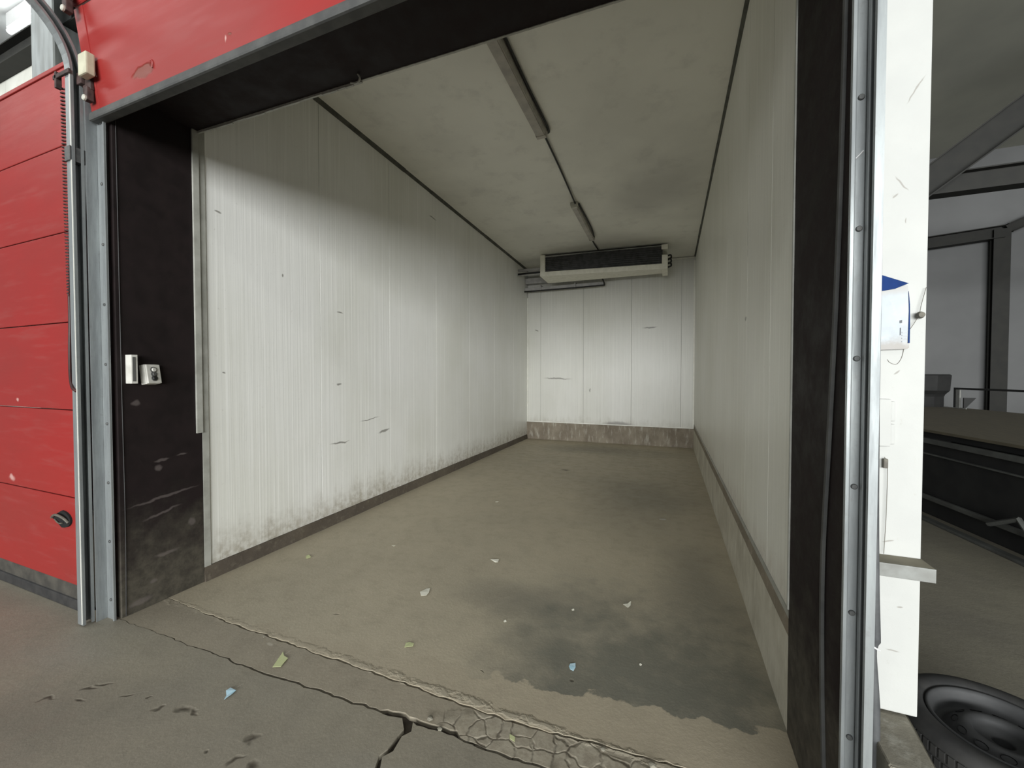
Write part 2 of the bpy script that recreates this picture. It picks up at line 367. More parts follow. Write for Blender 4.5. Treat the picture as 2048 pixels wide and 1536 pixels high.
def extr(bm, prof, off, frame):
    """extrude closed 2D profile by vector off; frame maps (u,v)->Vector"""
    a = [bm.verts.new(frame(u, v)) for u, v in prof]; b = [bm.verts.new(frame(u, v) + Vector(off)) for u, v in prof]
    n = len(prof); bm.faces.new(a[::-1]); bm.faces.new(b)
    for i in range(n): bm.faces.new((a[i], a[(i + 1) % n], b[(i + 1) % n], b[i]))
def tube(bm, pts, r, seg=8, cap=True):
    pts = [Vector(p) for p in pts]; rings = []
    rr = r if isinstance(r, (list, tuple)) else [r] * len(pts)
    n0 = None
    for i, p in enumerate(pts):
        t = (pts[min(i + 1, len(pts) - 1)] - pts[max(i - 1, 0)]).normalized()
        if n0 is None:
            n0 = t.orthogonal().normalized()
        n0 = (n0 - t * n0.dot(t)).normalized(); b = t.cross(n0)
        rings.append([bm.verts.new(p + (n0 * math.cos(2 * PI * k / seg) + b * math.sin(2 * PI * k / seg)) * rr[i]) for k in range(seg)])
    for i in range(len(rings) - 1):
        for k in range(seg): bm.faces.new((rings[i][k], rings[i][(k + 1) % seg], rings[i + 1][(k + 1) % seg], rings[i + 1][k]))
    if cap: bm.faces.new(rings[0][::-1]); bm.faces.new(rings[-1])
def lathe(bm, prof, c, seg=64, axis='z'):
    rings = []
    for r, h in prof:
        rr = []
        for k in range(seg):
            a = 2 * PI * k / seg; u, v = r * math.cos(a), r * math.sin(a)
            p = {'z': (u, v, h), 'y': (u, h, v), 'x': (h, u, v)}[axis]
            rr.append(bm.verts.new((c[0] + p[0], c[1] + p[1], c[2] + p[2])))
        rings.append(rr)
    for i in range(len(rings) - 1):
        for k in range(seg): bm.faces.new((rings[i][k], rings[i][(k + 1) % seg], rings[i + 1][(k + 1) % seg], rings[i + 1][k]))
def disc(bm, c, r, d, axis='y', seg=14):
    prof = [(.0001, -d), (r * .8, -d), (r, -d * .7), (r, 0), (.0001, 0)]
    lathe(bm, prof, c, seg, axis)
def sm(pts, n=8):
    """catmull-rom"""
    P = [Vector(p) for p in pts]; P = [P[0] * 2 - P[1]] + P + [P[-1] * 2 - P[-2]]; out = []
    for i in range(1, len(P) - 2):
        for k in range(n):
            t = k / n; a, b, c, d = P[i - 1:i + 3]
            out.append(.5 * ((2 * b) + (c - a) * t + (2 * a - 5 * b + 4 * c - d) * t * t + (3 * b - a - 3 * c + d) * t ** 3))
    out.append(P[-2]); return out

# ------------------------------------------------------------------ dimensions
XL, XR, YB = -3.35, .517, 9.6
YF = 1.48                      # facade plane
def yin(x): return 1.98 + (x - XL) / (XR - XL) * .095
SOF = 3.44

# ------------------------------------------------------------------ floors (slabs with broken edges)
def jag(pts, amp, n=90, seed=1):
    rnd = random.Random(seed); out = []; off = 0
    L = [pts[0][0], pts[-1][0]]
    for k in range(n + 1):
        x = L[0] + (L[1] - L[0]) * k / n
        for (a, ya), (b, yb) in zip(pts, pts[1:]):
            if a <= x <= b: y = ya + (yb - ya) * (x - a) / (b - a); break
        off = off * .55 + rnd.uniform(-1, 1) * amp
        out.append((x, y + off))
    return out
s1 = jag([(-3.40, 1.472), (-1.9, 1.476), (-1.1, 1.515), (-.5, 1.522), (.55, 1.53)], .006, 130, 3)
s1b = [(x, y + w) for (x, y), w in zip(s1, [(.004 + .010 * min(1, max(0, (x + 2.9))) + (.016 if -1.25 < x < -.85 else 0) + random.uniform(-.003, .004)) for x, _ in s1])]
s2 = jag([(-3.40, 1.75), (-2.7, 1.705), (-1.6, 1.697), (-.72, 1.68), (-.26, 1.715), (.55, 1.76)], .006, 130, 9)
s2b = [(x, y + w) for (x, y), w in zip(s2, [(.012 + random.uniform(-.005, .004)) * (.4 if x < -2.9 else 1) for x, _ in s2])]
bm = bmesh.new()
# hall slab: two pieces split by the crack that runs toward the viewer
ck = [(-1.117, 1.519), (-1.085, 1.475), (-1.10, 1.44), (-1.095, 1.368), (-1.115, 1.33), (-1.093, 1.285), (-1.06, 1.1), (-1.12, .9), (-1.08, .5), (-1.15, 0), (-1.1, -1.5), (-1.1, -4)]
wd = [.030, .020, .010, .014, .008, .012, .006, .004, .002, .001, .001, .001]
le = [p for p in s1 if p[0] < -1.13]; ri = [p for p in s1 if p[0] > -1.07]
lc = [(x - w, y) for (x, y), w in zip(ck, wd)]; rc = [(x + w, y) for (x, y), w in zip(ck, wd)]
prism(bm, [(-14, -4), (-14, YF)] + le + lc, -.12, 0)
o = link('floor', bm, M['floor_hall']); struct(o, 'brown-grey worn concrete hall floor in front of the opening, left of the crack', 'floor')
bm = bmesh.new()
prism(bm, rc[::-1] + ri + [(.62, 1.50), (14, 1.50), (14, -4)], -.12, 0)
o = link('floor', bm, M['floor_hall']); struct(o, 'brown-grey concrete hall floor in front of the opening, right of the crack', 'floor')
bm = bmesh.new(); prism(bm, s1b + s2[::-1], -.12, -.001)
o = link('floor', bm, M['floor_sill']); struct(o, 'narrow cracked concrete threshold strip across the opening', 'floor')
bm = bmesh.new(); prism(bm, s2b + [(.56, 9.7), (-3.42, 9.7)], -.12, .0)
o = link('floor', bm, M['floor_room']); struct(o, 'brown dusty concrete floor inside the cold room', 'floor')
bm = bmesh.new(); prism(bm, [(.62, 1.505), (14, 1.505), (14, 12.4), (.62, 12.4)], -.12, 0)
o = link('floor', bm, M['floor_side']); struct(o, 'dim concrete floor of the side hall behind the white pier', 'floor')
bm = bmesh.new(); prism(bm, [(-14, 1.485), (-3.43, 1.485), (-3.43, 9), (-14, 9)], -.12, 0)
o = link('floor', bm, M['floor_side']); struct(o)
bm = bmesh.new(); box(bm, -3.42, .6, -4, 1.9, -.16, -.022)
o = link('floor', bm, M['grout']); struct(o, 'dark dirt lying in the seams between the concrete slabs', 'floor')

# ------------------------------------------------------------------ cold room shell
def panels_x(name, X, thick, edges, zb, zt, mat, lab):   # wall parallel to Y, panels between edges
    bm = bmesh.new(); g = .0022
    for a, b in zip(edges, edges[1:]):
        za, zb2 = zt(a), zt(b); x0, x1 = (X - thick, X) if thick > 0 else (X, X - thick)
        hexa(bm, [(x0, a + g, zb), (x1, a + g, zb), (x1, b - g, zb), (x0, b - g, zb), (x0, a + g, za), (x1, a + g, za), (x1, b - g, zb2), (x0, b - g, zb2)], .0018)
    o = link(name, bm, mat); struct(o, lab, 'wall'); return o
zl = lambda y: 4.43 - (y - 2) * .0235
zr = lambda y: 4.34 - (y - 2) * .0205
panels_x('wall_left', XL, .1, [2.035, 3.129, 4.23, 5.335, 6.44, 7.545, 8.65, 9.7], .10, lambda y: zl(y) + .05, M['wl'],
         'white insulated panel wall on the left of the cold room')
panels_x('wall_right', XR, -.1, [2.09, 2.58, 3.30, 4.40, 5.50, 6.60, 7.70, 8.80, 9.7], .5, lambda y: zr(y) + .05, M['wr'],
         'grey-white insulated panel wall on the right of the cold room')
bm = bmesh.new()
for a, b in zip([-3.34, -3.0, -1.924, -.812, -.005 + .25, .51], [-3.0, -1.924, -.812, -.005 + .25, .51]):
    box(bm, a + .002, b - .002, YB, YB + .1, .43, 4.35, .0018)
struct(link('wall_back', bm, M['wb']), 'white insulated panel wall at the far end of the cold room', 'wall')
bm = bmesh.new()
hexa(bm, [(XL - .1, 1.9, zl(1.9)), (XR + .1, 1.9, zr(1.9)), (XR + .1, 9.75, zr(9.75)), (XL - .1, 9.75, zl(9.75)),
          (XL - .1, 1.9, zl(1.9) + .12), (XR + .1, 1.9, zr(1.9) + .12), (XR + .1, 9.75, zr(9.75) + .12), (XL - .1, 9.75, zl(9.75) + .12)])
struct(link('ceiling', bm, M['ceil']), 'grimy grey-white ceiling of the cold room', 'ceiling')
# joint coves
bm = bmesh.new()
for a in range(12):
    y0 = 2.0 + a * .633; y1 = y0 + .633; r = .034 + random.uniform(-.004, .004)
    hexa(bm, [(XL, y0, zl(y0) - r), (XL + .004, y0, zl(y0) - r), (XL + .004, y1, zl(y1) - r), (XL, y1, zl(y1) - r),
              (XL, y0, zl(y0) - .001), (XL + r * 1.2, y0, zl(y0) - .002), (XL + r * 1.2, y1, zl(y1) - .002), (XL, y1, zl(y1) - .001)])
struct(link('trim_1', bm, M['cove']), 'dark grimy joint line between left wall and ceiling', 'trim')
bm = bmesh.new()
for a in range(12):
    y0 = 2.08 + a * .6265; y1 = y0 + .6265; r = .022 + random.uniform(-.004, .004)
    hexa(bm, [(XR - .004, y0, zr(y0) - r), (XR, y0, zr(y0) - r), (XR, y1, zr(y1) - r), (XR - .004, y1, zr(y1) - r),
              (XR - r * 1.2, y0, zr(y0) - .002), (XR, y0, zr(y0) - .001), (XR, y1, zr(y1) - .001), (XR - r * 1.2, y1, zr(y1) - .002)])
struct(link('trim_2', bm, M['cove']), 'dark grimy joint line between right wall and ceiling', 'trim')
# bright trims in the far corners
bm = bmesh.new(); box(bm, XL + .0, XL + .026, YB - .014, YB, .43, 3.55, .003)
struct(link('trim_3', bm, M['trimb']), 'thin white vertical strip in the far left corner', 'trim')
bm = bmesh.new(); box(bm, XR - .03, XR, YB - .014, YB, .43, 4.1, .003)
struct(link('trim_4', bm, M['trimb']), 'thin white vertical strip in the far right corner', 'trim')
bm = bmesh.new(); box(bm, XL, XR, YB - .02, YB, .425, .447, .003)
struct(link('trim_5', bm, M['trimb']), 'thin white ledge strip on top of the back curb', 'trim')
bm = bmesh.new(); box(bm, -.02, XR, YB - .03, YB, zr(YB) - .03, zr(YB) - .004, .003)
struct(link('trim_6', bm, M['trimb']), 'white strip where back wall meets ceiling right of the cooler', 'trim')
# curbs
def wob(bm, amp, sc=7, ax=(1, 1, 1)):
    for v in bm.verts:
        p = v.co; d = math.sin(p.y * sc + p.z * 5) * .5 + math.sin(p.y * sc * 2.3 + p.x * 3 + 1) * .5
        v.co.x += d * amp * ax[0]; v.co.z += math.sin(p.y * sc * 1.4 + 2) * amp * ax[2]; v.co.y += math.sin(p.x * sc) * amp * ax[1]
bm = bmesh.new()
N = 40
prof = [(XL - .1, 0), (XL + .028, 0), (XL + .020, .05), (XL + .012, .105), (XL - .1, .115)]
rings = []
rnd = random.Random(4)
for i in range(N + 1):
    y = 1.985 + (YB - 1.985) * i / N
    hh = 1.05 if i < 22 else 1.05 - .15 * (i - 22) / 18
    rings.append([bm.verts.new((u + (rnd.uniform(-.004, .004) if 0 < j < 4 else 0), y, v * hh + (rnd.uniform(-.004, .004) if j == 2 else 0))) for j, (u, v) in enumerate(prof)])
for a, b in zip(rings, rings[1:]):
    for j in range(len(prof)): bm.faces.new((a[j], a[(j + 1) % 5], b[(j + 1) % 5], b[j]))
bm.faces.new(rings[0]); bm.faces.new(rings[-1][::-1])
struct(link('baseboard_left', bm, M['skirt']), 'low brown mortar skirting along the left wall', 'skirting')
bm = bmesh.new(); box(bm, XL, XR - .0, YB - .045, YB + .1, 0, .425, .006)
struct(link('baseboard_back', bm, M['curbback']), 'stained concrete curb below the back wall', 'curb')
bm = bmesh.new(); rings = []
prof = [(XR + .08, 0), (XR - .011, 0), (XR - .010, .2), (XR - .009, .425), (XR - .002, .5), (XR + .08, .50)]
for i in range(N + 1):
    y = yin(XR) - .0 + (YB - .045 - yin(XR)) * i / N
    rings.append([bm.verts.new((u + (rnd.uniform(-.0015, .0015) if 0 < j < 4 else 0), y, v)) for j, (u, v) in enumerate(prof)])
for a, b in zip(rings, rings[1:]):
    for j in range(len(prof)):
        f = bm.faces.new((a[j], a[(j + 1) % 6], b[(j + 1) % 6], b[j])); f.material_index = 1 if j >= 3 else 0
bm.faces.new(rings[0]); bm.faces.new(rings[-1][::-1])
struct(link('baseboard_right', bm, None, mats=[M['curb'], M['curbtop']]), 'tall concrete curb with brown sloping ledge below the right wall', 'curb')
bm = bmesh.new(); box(bm, XR - .006, XR, 2.09, YB - .05, .5, .53, .001)
struct(link('trim_7', bm, M['trimw']), 'thin pale edge strip at the foot of the right wall panels', 'trim')

# ------------------------------------------------------------------ opening: black jambs, soffit, facade
bm = bmesh.new(); hexa(bm, [(-3.47, YF, 0), (-3.338, YF, 0), (-3.338, 1.985, 0), (-3.47, 1.985, 0), (-3.47, YF, 3.6), (-3.338, YF, 3.6), (-3.338, 1.985, 3.6), (-3.47, 1.985, 3.6)], .004)
struct(link('trim_8', bm, M['black']), 'black painted left jamb lining of the opening', 'jamb')
bm = bmesh.new(); hexa(bm, [(.505, YF + .02, 0), (.574, YF + .02, 0), (.598, 2.085, 0), (.503, 2.085, 0), (.505, YF + .02, 3.6), (.574, YF + .02, 3.6), (.598, 2.085, 3.6), (.503, 2.085, 3.6)], .003)
struct(link('trim_9', bm, M['black']), 'black painted right jamb lining of the opening', 'jamb')
bm = bmesh.new(); hexa(bm, [(-3.338, YF, SOF), (.505, YF, SOF), (.505, 2.075, SOF), (-3.338, 1.985, SOF), (-3.338, YF, 4.6), (.505, YF, 4.6), (.505, 2.075, 4.6), (-3.338, 1.985, 4.6)])
struct(link('trim_10', bm, M['black']), 'black painted header above the opening', 'lintel')
# inner frame edge trims
bm = bmesh.new(); box(bm, -3.352, XL + .012, 1.986, 2.036, .11, SOF + .2, .003)
struct(link('trim_11', bm, M['trimw']), 'grey corner strip between left jamb and left wall', 'trim')
bm = bmesh.new(); box(bm, -3.337, -3.322, 1.94, 1.985, 1.16, SOF, .003)
struct(link('trim_12', bm, M['trimw']), 'short pale strip on the inner edge of the left jamb, ending at waist height', 'trim')
bm = bmesh.new()
p = jag([(-3.33, 0), (-1.75, 0), (.5, 0)], .003, 60, 5)
for (a, ya), (b, yb) in zip(p, p[1:]):
    if a > -1.85: w = .004
    else: w = .016 + ya
    y0 = yin(a)
    hexa(bm, [(a, y0 - .004, SOF - w), (b, y0 - .004, SOF - w), (b, y0 + .008, SOF - w), (a, y0 + .008, SOF - w), (a, y0 - .004, SOF + .02), (b, y0 - .004, SOF + .02), (b, y0 + .008, SOF + .02), (a, y0 + .008, SOF + .02)])
tube(bm, sm([(-1.86, 1.99, 3.42), (-1.80, 1.98, 3.40), (-1.775, 1.975, 3.415), (-1.785, 1.97, 3.44)], 4), .006, 6)
struct(link('trim_13', bm, M['trimw']), 'ragged pale sealant strip along the inner edge of the header', 'trim')
bm = bmesh.new(); box(bm, .497, .510, 2.077, 2.092, .56, SOF + .5, .002)
struct(link('trim_14', bm, M['trimw']), 'thin pale strip between right wall and right jamb', 'trim')
# left stub wall behind the track and header facade
bm = bmesh.new(); box(bm, -3.62, -3.47, YF, 2.0, 0, 3.5)
struct(link('wall_front', bm, M['black']), 'dark stub wall behind the left door track', 'wall')

# ------------------------------------------------------------------ door tracks
def channel(w, d, lip, t):    # outline in (u across opening, v normal). open toward +u
    return [(0, 0), (w, 0), (w, lip), (w - t, lip), (w - t, t), (t, t), (t, d - t), (w - t, d - t), (w - t, d - lip), (w, d - lip), (w, d), (0, d)]
def sweep(bm, prof, path, X, sgn):   # path of (y,z,ny,nz)
    rings = [[bm.verts.new((X + sgn * u, y + ny * v, z + nz * v)) for u, v in prof] for y, z, ny, nz in path]
    n = len(prof)
    for a, b in zip(rings, rings[1:]):
        for j in range(n): bm.faces.new((a[j], a[(j + 1) % n], b[(j + 1) % n], b[j]))
    bm.faces.new(rings[0]); bm.faces.new(rings[-1][::-1])
def track(X, sgn, Y, z1, label, rail_w, rail_d, ang_x0, ang_x1, ang_y, z_bolts, horiz=True):
    e = empty('door_track', (X, Y, 0), label, 'door track', 'galvanised door tracks beside the opening')
    R = .39
    path = [(Y, .012, 1, 0), (Y, 1.0, 1, 0), (Y, 2.0, 1, 0), (Y, z1, 1, 0)]
    for k in range(1, 13):
        a = k / 12 * PI / 2
        path.append((Y - R + R * math.cos(a), z1 + R * math.sin(a), math.cos(a), math.sin(a)))
    if horiz: path.append((Y - R - 1.6, z1 + R, 0, 1))
    bm = bmesh.new(); sweep(bm, channel(rail_w, rail_d, .014, .003), path, X, sgn)
    link('rail_channel', bm, M['galv'], e)
    bm = bmesh.new()
    a, b = sorted((ang_x0, ang_x1))
    box(bm, a, b, ang_y, ang_y + .004, 0.0, z1 - .05, .001)
    # two raised ribs pressed in the flange, and the return leg
    xo = ang_x1
    box(bm, min(xo, xo - sgn * .004), max(xo, xo - sgn * .004), ang_y - .055, ang_y, 0, z1 - .05, .001)
    box(bm, min(ang_x0, ang_x0 + sgn * -.012), max(ang_x0, ang_x0 - sgn * .012) , ang_y - .010, ang_y, 0, z1 - .05, .003)
    link('mounting_angle', bm, M['galv'], e)
    bm = bmesh.new(); xm = (ang_x0 * .5 + ang_x1 * .5)
    for z in z_bolts:
        bm2 = bmesh.new(); disc(bm2, (xm, ang_y, z), .0095 if sgn > 0 else .0085, .006, 'y', 10)
        link('bolt', bm2, M['bolt'], e)
    bm.free()
    return e
zb = [.13 + .385 * k for k in range(9)]
# left: rail opens toward +x
TL = track(-3.505, 1, 1.335, 3.47, 'galvanised steel door track left of the opening, curving up at the top', .062, .055, -3.345, -3.44, 1.452, zb)
# joint bracket on left rail + top bracket
bm = bmesh.new(); box(bm, -3.51, -3.448, 1.326, 1.40, 2.93, 3.02, .003); link('splice_plate', bm, M['bolt'], TL)
bm = bmesh.new(); box(bm, -3.62, -3.43, 1.322, 1.334, 3.455, 3.48, .003); box(bm, -3.60, -3.58, 1.322, 1.35, 3.40, 3.5, .003); link('top_bracket', bm, M['rust'], TL)
bm = bmesh.new(); box(bm, -3.452, -3.448, 1.332, 1.338, .02, 3.46); link('edge_lip', bm, M['trimb'], TL)
TR = track(.552, -1, 1.425, 3.47, 'galvanised steel door track right of the opening, beside the white pier', .021, .055, .497, .546, 1.493, [z - .02 for z in zb])
# dent and worn spot at head height on the right track
bm = bmesh.new(); tube(bm, [(.503, 1.492, 2.235), (.518, 1.488, 2.25), (.528, 1.490, 2.262)], .002, 6); link('scrape', bm, M['bright'], TR)

# rubber side seals
bm = bmesh.new()
pp = sm([(.500, 1.55, 3.4), (.500, 1.56, 2.6), (.498, 1.585, 1.9), (.496, 1.62, 1.4), (.496, 1.66, .95), (.498, 1.65, .5), (.5, 1.6, 0.02)], 8)
for a, b in zip(pp, pp[1:]):
    hexa(bm, [(a.x - .004, a.y - .008, a.z), (a.x + .006, a.y - .008, a.z), (a.x + .006, a.y + .008, a.z), (a.x - .004, a.y + .008, a.z),
              (b.x - .004, b.y - .008, b.z), (b.x + .006, b.y - .008, b.z), (b.x + .006, b.y + .008, b.z), (b.x - .004, b.y + .008, b.z)])
tag(link('rubber_seal', bm, M['seal']), 'thin grey rubber seal bulging on the right jamb beside the track', 'seal')
bm = bmesh.new(); tube(bm, sm([(-3.334, 1.500, 3.3), (-3.333, 1.502, 1.6), (-3.332, 1.506, .6), (-3.331, 1.50, 0.01)], 6), .0025, 6)
tag(link('rubber_seal', bm, M['rubber']), 'thin dark rubber seal along the left jamb beside the track', 'seal')

# ------------------------------------------------------------------ raised red sectional door over the opening
D = empty('sectional_door', (-1.4, 1.42, 3.24), 'red sectional door raised above the cold room opening', 'door')
def slab(bm, x0, x1, a, b, th, bev=.006):   # a,b = (y,z) bottom/top of the front face; thickness behind
    d = Vector((0, b[0] - a[0], b[1] - a[1])).normalized(); n = Vector((0, d.z, -d.y)) * th
    P = []
    for (y, z) in (a, b):
        P.append([(x0, y, z), (x1, y, z), (x1, y + n.y, z + n.z), (x0, y + n.y, z + n.z)])
    hexa(bm, P[0] + P[1], bev)
bm = bmesh.new(); slab(bm, -3.415, .60, (1.425, 3.255), (1.352, 3.845), .04); link('door_section', bm, M['red'], D)
bm = bmesh.new(); slab(bm, -3.415, .60, (1.350, 3.855), (1.10, 4.36), .04); link('door_section', bm, M['red'], D)
bm = bmesh.new(); slab(bm, -3.42, -3.325, (1.421, 3.262), (1.348, 3.843), .02, .003); link('end_stile', bm, M['red'], D)
bm = bmesh.new(); slab(bm, -3.42, -3.325, (1.346, 3.86), (1.096, 4.36), .02, .003); link('end_stile', bm, M['red'], D)
bm = bmesh.new(); box(bm, -3.425, .60, 1.405, 1.468, 3.205, 3.256, .012); link('bottom_seal', bm, M['seal'], D)
# folded scar on the panel
bm = bmesh.new(); tube(bm, sm([(-2.78, 1.413, 3.37), (-2.765, 1.408, 3.395), (-2.75, 1.408, 3.385), (-2.76, 1.41, 3.355)], 4), .006, 6); link('dent', bm, M['red'], D)
# roller hinges, grimy
def hinge(z, y):
    bm = bmesh.new()
    box(bm, -3.43, -3.34, y - .03, y - .012, z - .09, z + .05, .004)
    box(bm, -3.455, -3.40, y - .05, y - .01, z - .05, z + .02, .005)
    tube(bm, [(-3.47, y - .03, z), (-3.36, y - .03, z)], .010, 8)
    box(bm, -3.39, -3.345, y - .045, y - .01, z - .16, z - .08, .006)
    o = link('roller_hinge', bm, M['rust'], D)
    bm = bmesh.new(); disc(bm, (-3.365, y - .045, z - .15), .018, .012, 'y', 12); c = link('roller', bm, M['fixcap'], o)
hinge(3.46, 1.415); hinge(3.93, 1.33)

# ------------------------------------------------------------------ closed red door on the left
D2 = empty('sectional_door', (-4.9, 1.44, 0), 'closed red sectional door of the next bay at the left edge', 'door')
zs = [.17, .77, 1.365, 1.957, 2.56, 3.13, 3.64]
for a, b in zip(zs, zs[1:]):
    bm = bmesh.new(); box(bm, -6.4, -3.618, 1.42, 1.46, a + .003, b - .003, .005); link('door_section', bm, M['red'], D2)
bm = bmesh.new(); box(bm, -6.4, -3.618, 1.412, 1.465, 3.637, 3.665, .004); link('top_cap', bm, M['red'], D2)
bm = bmesh.new(); box(bm, -6.4, -3.618, 1.425, 1.455, .07, .17, .006); link('bottom_seal', bm, M['sealdark'], D2)
bm = bmesh.new(); box(bm, -6.4, -3.618, 1.415, 1.465, 0, .075, .012); link('bottom_sweep', bm, M['rubber'], D2)
# recessed black pull handle
bm = bmesh.new()
pts = [(math.cos(a) * .115, math.sin(a) * .058) for a in [2 * PI * k / 20 for k in range(20)]]
pts = [(u * (1 if u > 0 else 1.25), v * (1.0 if u > 0 else max(.3, 1 + u * 9))) for u, v in pts]
extr(bm, pts, (0, .012, 0), lambda u, v: Vector((-3.88 + u, 1.408, .612 + v)))
h = link('handle_cup', bm, M['hole'], D2)
bm = bmesh.new(); tube(bm, sm([(-4.00, 1.405, .61), (-3.94, 1.395, .637), (-3.87, 1.388, .645), (-3.81, 1.395, .628), (-3.78, 1.405, .60)], 5), .008, 8); link('grip', bm, M['knob'], h)
bm = bmesh.new(); tube(bm, sm([(-3.96, 1.405, .60), (-3.90, 1.40, .585), (-3.85, 1.40, .59)], 5), .004, 8); link('grip', bm, M['knob'], h)
bm = bmesh.new(); disc(bm, (-3.635, 1.419, 2.0), .008, .006); link('rivet', bm, M['bright'], D2)

# coiled cable then smooth tail
bm = bmesh.new(); pts = []
n = 62; zt, zb0 = 3.44, 2.12
for i in range(n * 10 + 1):
    u = i / (n * 10); z = zt + (zb0 - zt) * (u ** .93)
    r = .021 * (1 - .6 * max(0, u - .55) / .45)
    a = 2 * PI * i / 10
    pts.append((-3.60 + math.sin(u * 3) * .006 + r * math.cos(a), 1.375 + r * .6 * math.sin(a) - .01, z))
tube(bm, pts, .0048, 5)
CC = link('coiled_cable', bm, M['coil'], smooth=True); tag(CC, 'dark red-brown coiled cable hanging beside the left door track', 'cable')
bm = bmesh.new(); tube(bm, sm([pts[-1], (-3.60, 1.368, 1.95), (-3.59, 1.36, 1.75), (-3.55, 1.345, 1.60), (-3.49, 1.33, 1.525), (-3.455, 1.335, 1.50)], 8), .009, 8)
link('cable_tail', bm, M['coil'], CC, True)

# cream junction box near the track top
E_ = empty('junction_box', (-3.40, 1.33, 3.47), 'small cream plastic box fixed at the top of the left door track', 'box')
bm = bmesh.new(); box(bm, -3.353, -3.262, 1.333, 1.378, 3.415, 3.545, .008); link('housing', bm, M['cream'], E_)
bm = bmesh.new(); box(bm, -3.445, -3.34, 1.37, 1.376, 3.44, 3.47, .002); link('mounting_foot', bm, M['rust'], E_)

# socket + push button station on the left jamb
E_ = empty('wall_socket', (-3.338, 1.56, 1.54), 'slim white rectangular box on the black left jamb', 'box')
bm = bmesh.new(); box(bm, -3.338, -3.27, 1.525, 1.560, 1.545, 1.735, .003); link('housing', bm, M['socket'], E_)
bm = bmesh.new(); box(bm, -3.2705, -3.2675, 1.532, 1.548, 1.56, 1.72); link('side_slot', bm, M['btng'], E_)
E_ = empty('control_station', (-3.325, 1.642, 1.60), 'tilted cream push-button control box on the black left jamb', 'control box')
E_.rotation_euler = (math.radians(0), math.radians(-9), math.radians(10))
bpy.context.view_layer.update()
def lbox(*a, **k):
    bm = bmesh.new(); box(bm, *a, **k); bm.transform(E_.matrix_basis); return bm
link('housing', lbox(-.012, .038, -.043, .047, -.065, .07, bev=.006), M['socket'], E_)
link('cover', lbox(.038, .050, -.041, .045, -.062, .066, bev=.004), M['socket'], E_)
for zz, mm, r in ((.03, 'btnw', .014), (.0, 'btng', .013), (-.028, 'btnk', .014)):
    bm = bmesh.new(); lathe(bm, [(.0001, .062), (r * .8, .062), (r, .059), (r, .050)], (0, 0, zz), 16, 'x')
    bm.transform(E_.matrix_basis); b_ = link('push_button', bm, M[mm], E_)
    bm = bmesh.new(); lathe(bm, [(r + .001, .055), (r + .006, .054), (r + .006, .049)], (0, 0, zz), 16, 'x')
    bm.transform(E_.matrix_basis); link('bezel', bm, M['btng'], b_)

# ------------------------------------------------------------------ evaporator cooler and its pipes
CX0, CX1 = -2.66, -.04
CO = empty('evaporator_cooler', (-1.35, 8.8, 4.0), 'long white ceiling-mounted air cooler with dark fin grille at the back wall', 'air cooler')
def zc(x, y): return zl(y) + (zr(y) - zl(y)) * (x - XL) / (XR - XL)
zt0, zt1 = zc(CX0, 8.8) - .02, zc(CX1, 8.8) - .02
bm = bmesh.new()
# lower fascia tray (runs under and in front of the fins)
def wedge(x0, x1, bot, top, y0, y1, bev=.01):
    bm = bmesh.new()
    hexa(bm, [(x0, y0, bot[0]), (x1, y0, bot[1]), (x1, y1, bot[0] - .02), (x0, y1, bot[0] - .02), (x0, y0, top[0]), (x1, y0, top[1]), (x1, y1, top[1]), (x0, y1, top[0])], bev); return bm
bm.free()
link('drip_tray', wedge(CX0, CX1, (3.775, 3.695), (3.87, 3.80), 8.46, 9.1), M['cooler'], CO)
link('side_panel', wedge(CX0, CX0 + .11, (3.80, 3.80), (zt0, zt0), 8.47, 9.1), M['cooler'], CO)
link('side_panel', wedge(CX1 - .11, CX1, (3.72, 3.72), (3.98, 3.97), 8.47, 9.1), M['cooler'], CO)
link('fin_core', wedge(CX0 + .1, CX1 - .1, (3.84, 3.78), (zt0 - .01, zt1 - .01), 8.52, 9.0, 0), M['fins'], CO)
for k in range(9):
    f = (k + .5) / 9
    a0 = 3.87 + (zt0 - 3.88) * f; a1 = 3.80 + (zt1 - 3.81) * f
    bm = wedge(CX0 + .11, CX1 - .11, (a0 - .004, a1 - .004), (a0 + .004, a1 + .004), 8.495, 8.53, 0)
    link('grille_bar', bm, M['fins'] if k < 8 else M['duct'], CO)
bm = wedge(CX1 - .12, CX1, (zt1 - .10, zt1 - .10), (zt1 - .01, zt1 - .01), 8.48, 8.9); link('end_cap', bm, M['cooler'], CO)
bm = bmesh.new()
for z in (3.98, 3.90, 3.82): tube(bm, sm([(CX1 - .02, 8.6, z), (CX1 + .05, 8.6, z + .01), (CX1 + .06, 8.62, z - .04), (CX1, 8.62, z - .06)], 5), .016, 8)
link('return_bend', bm, M['cable'], CO, True)
for x in (CX0 + .3, CX1 - .3):
    bm = B(x - .02, x + .02, 8.7, 8.9, zc(x, 8.8) - .06, zc(x, 8.8) + .0); link('hanger', bm, M['bolt'], CO)
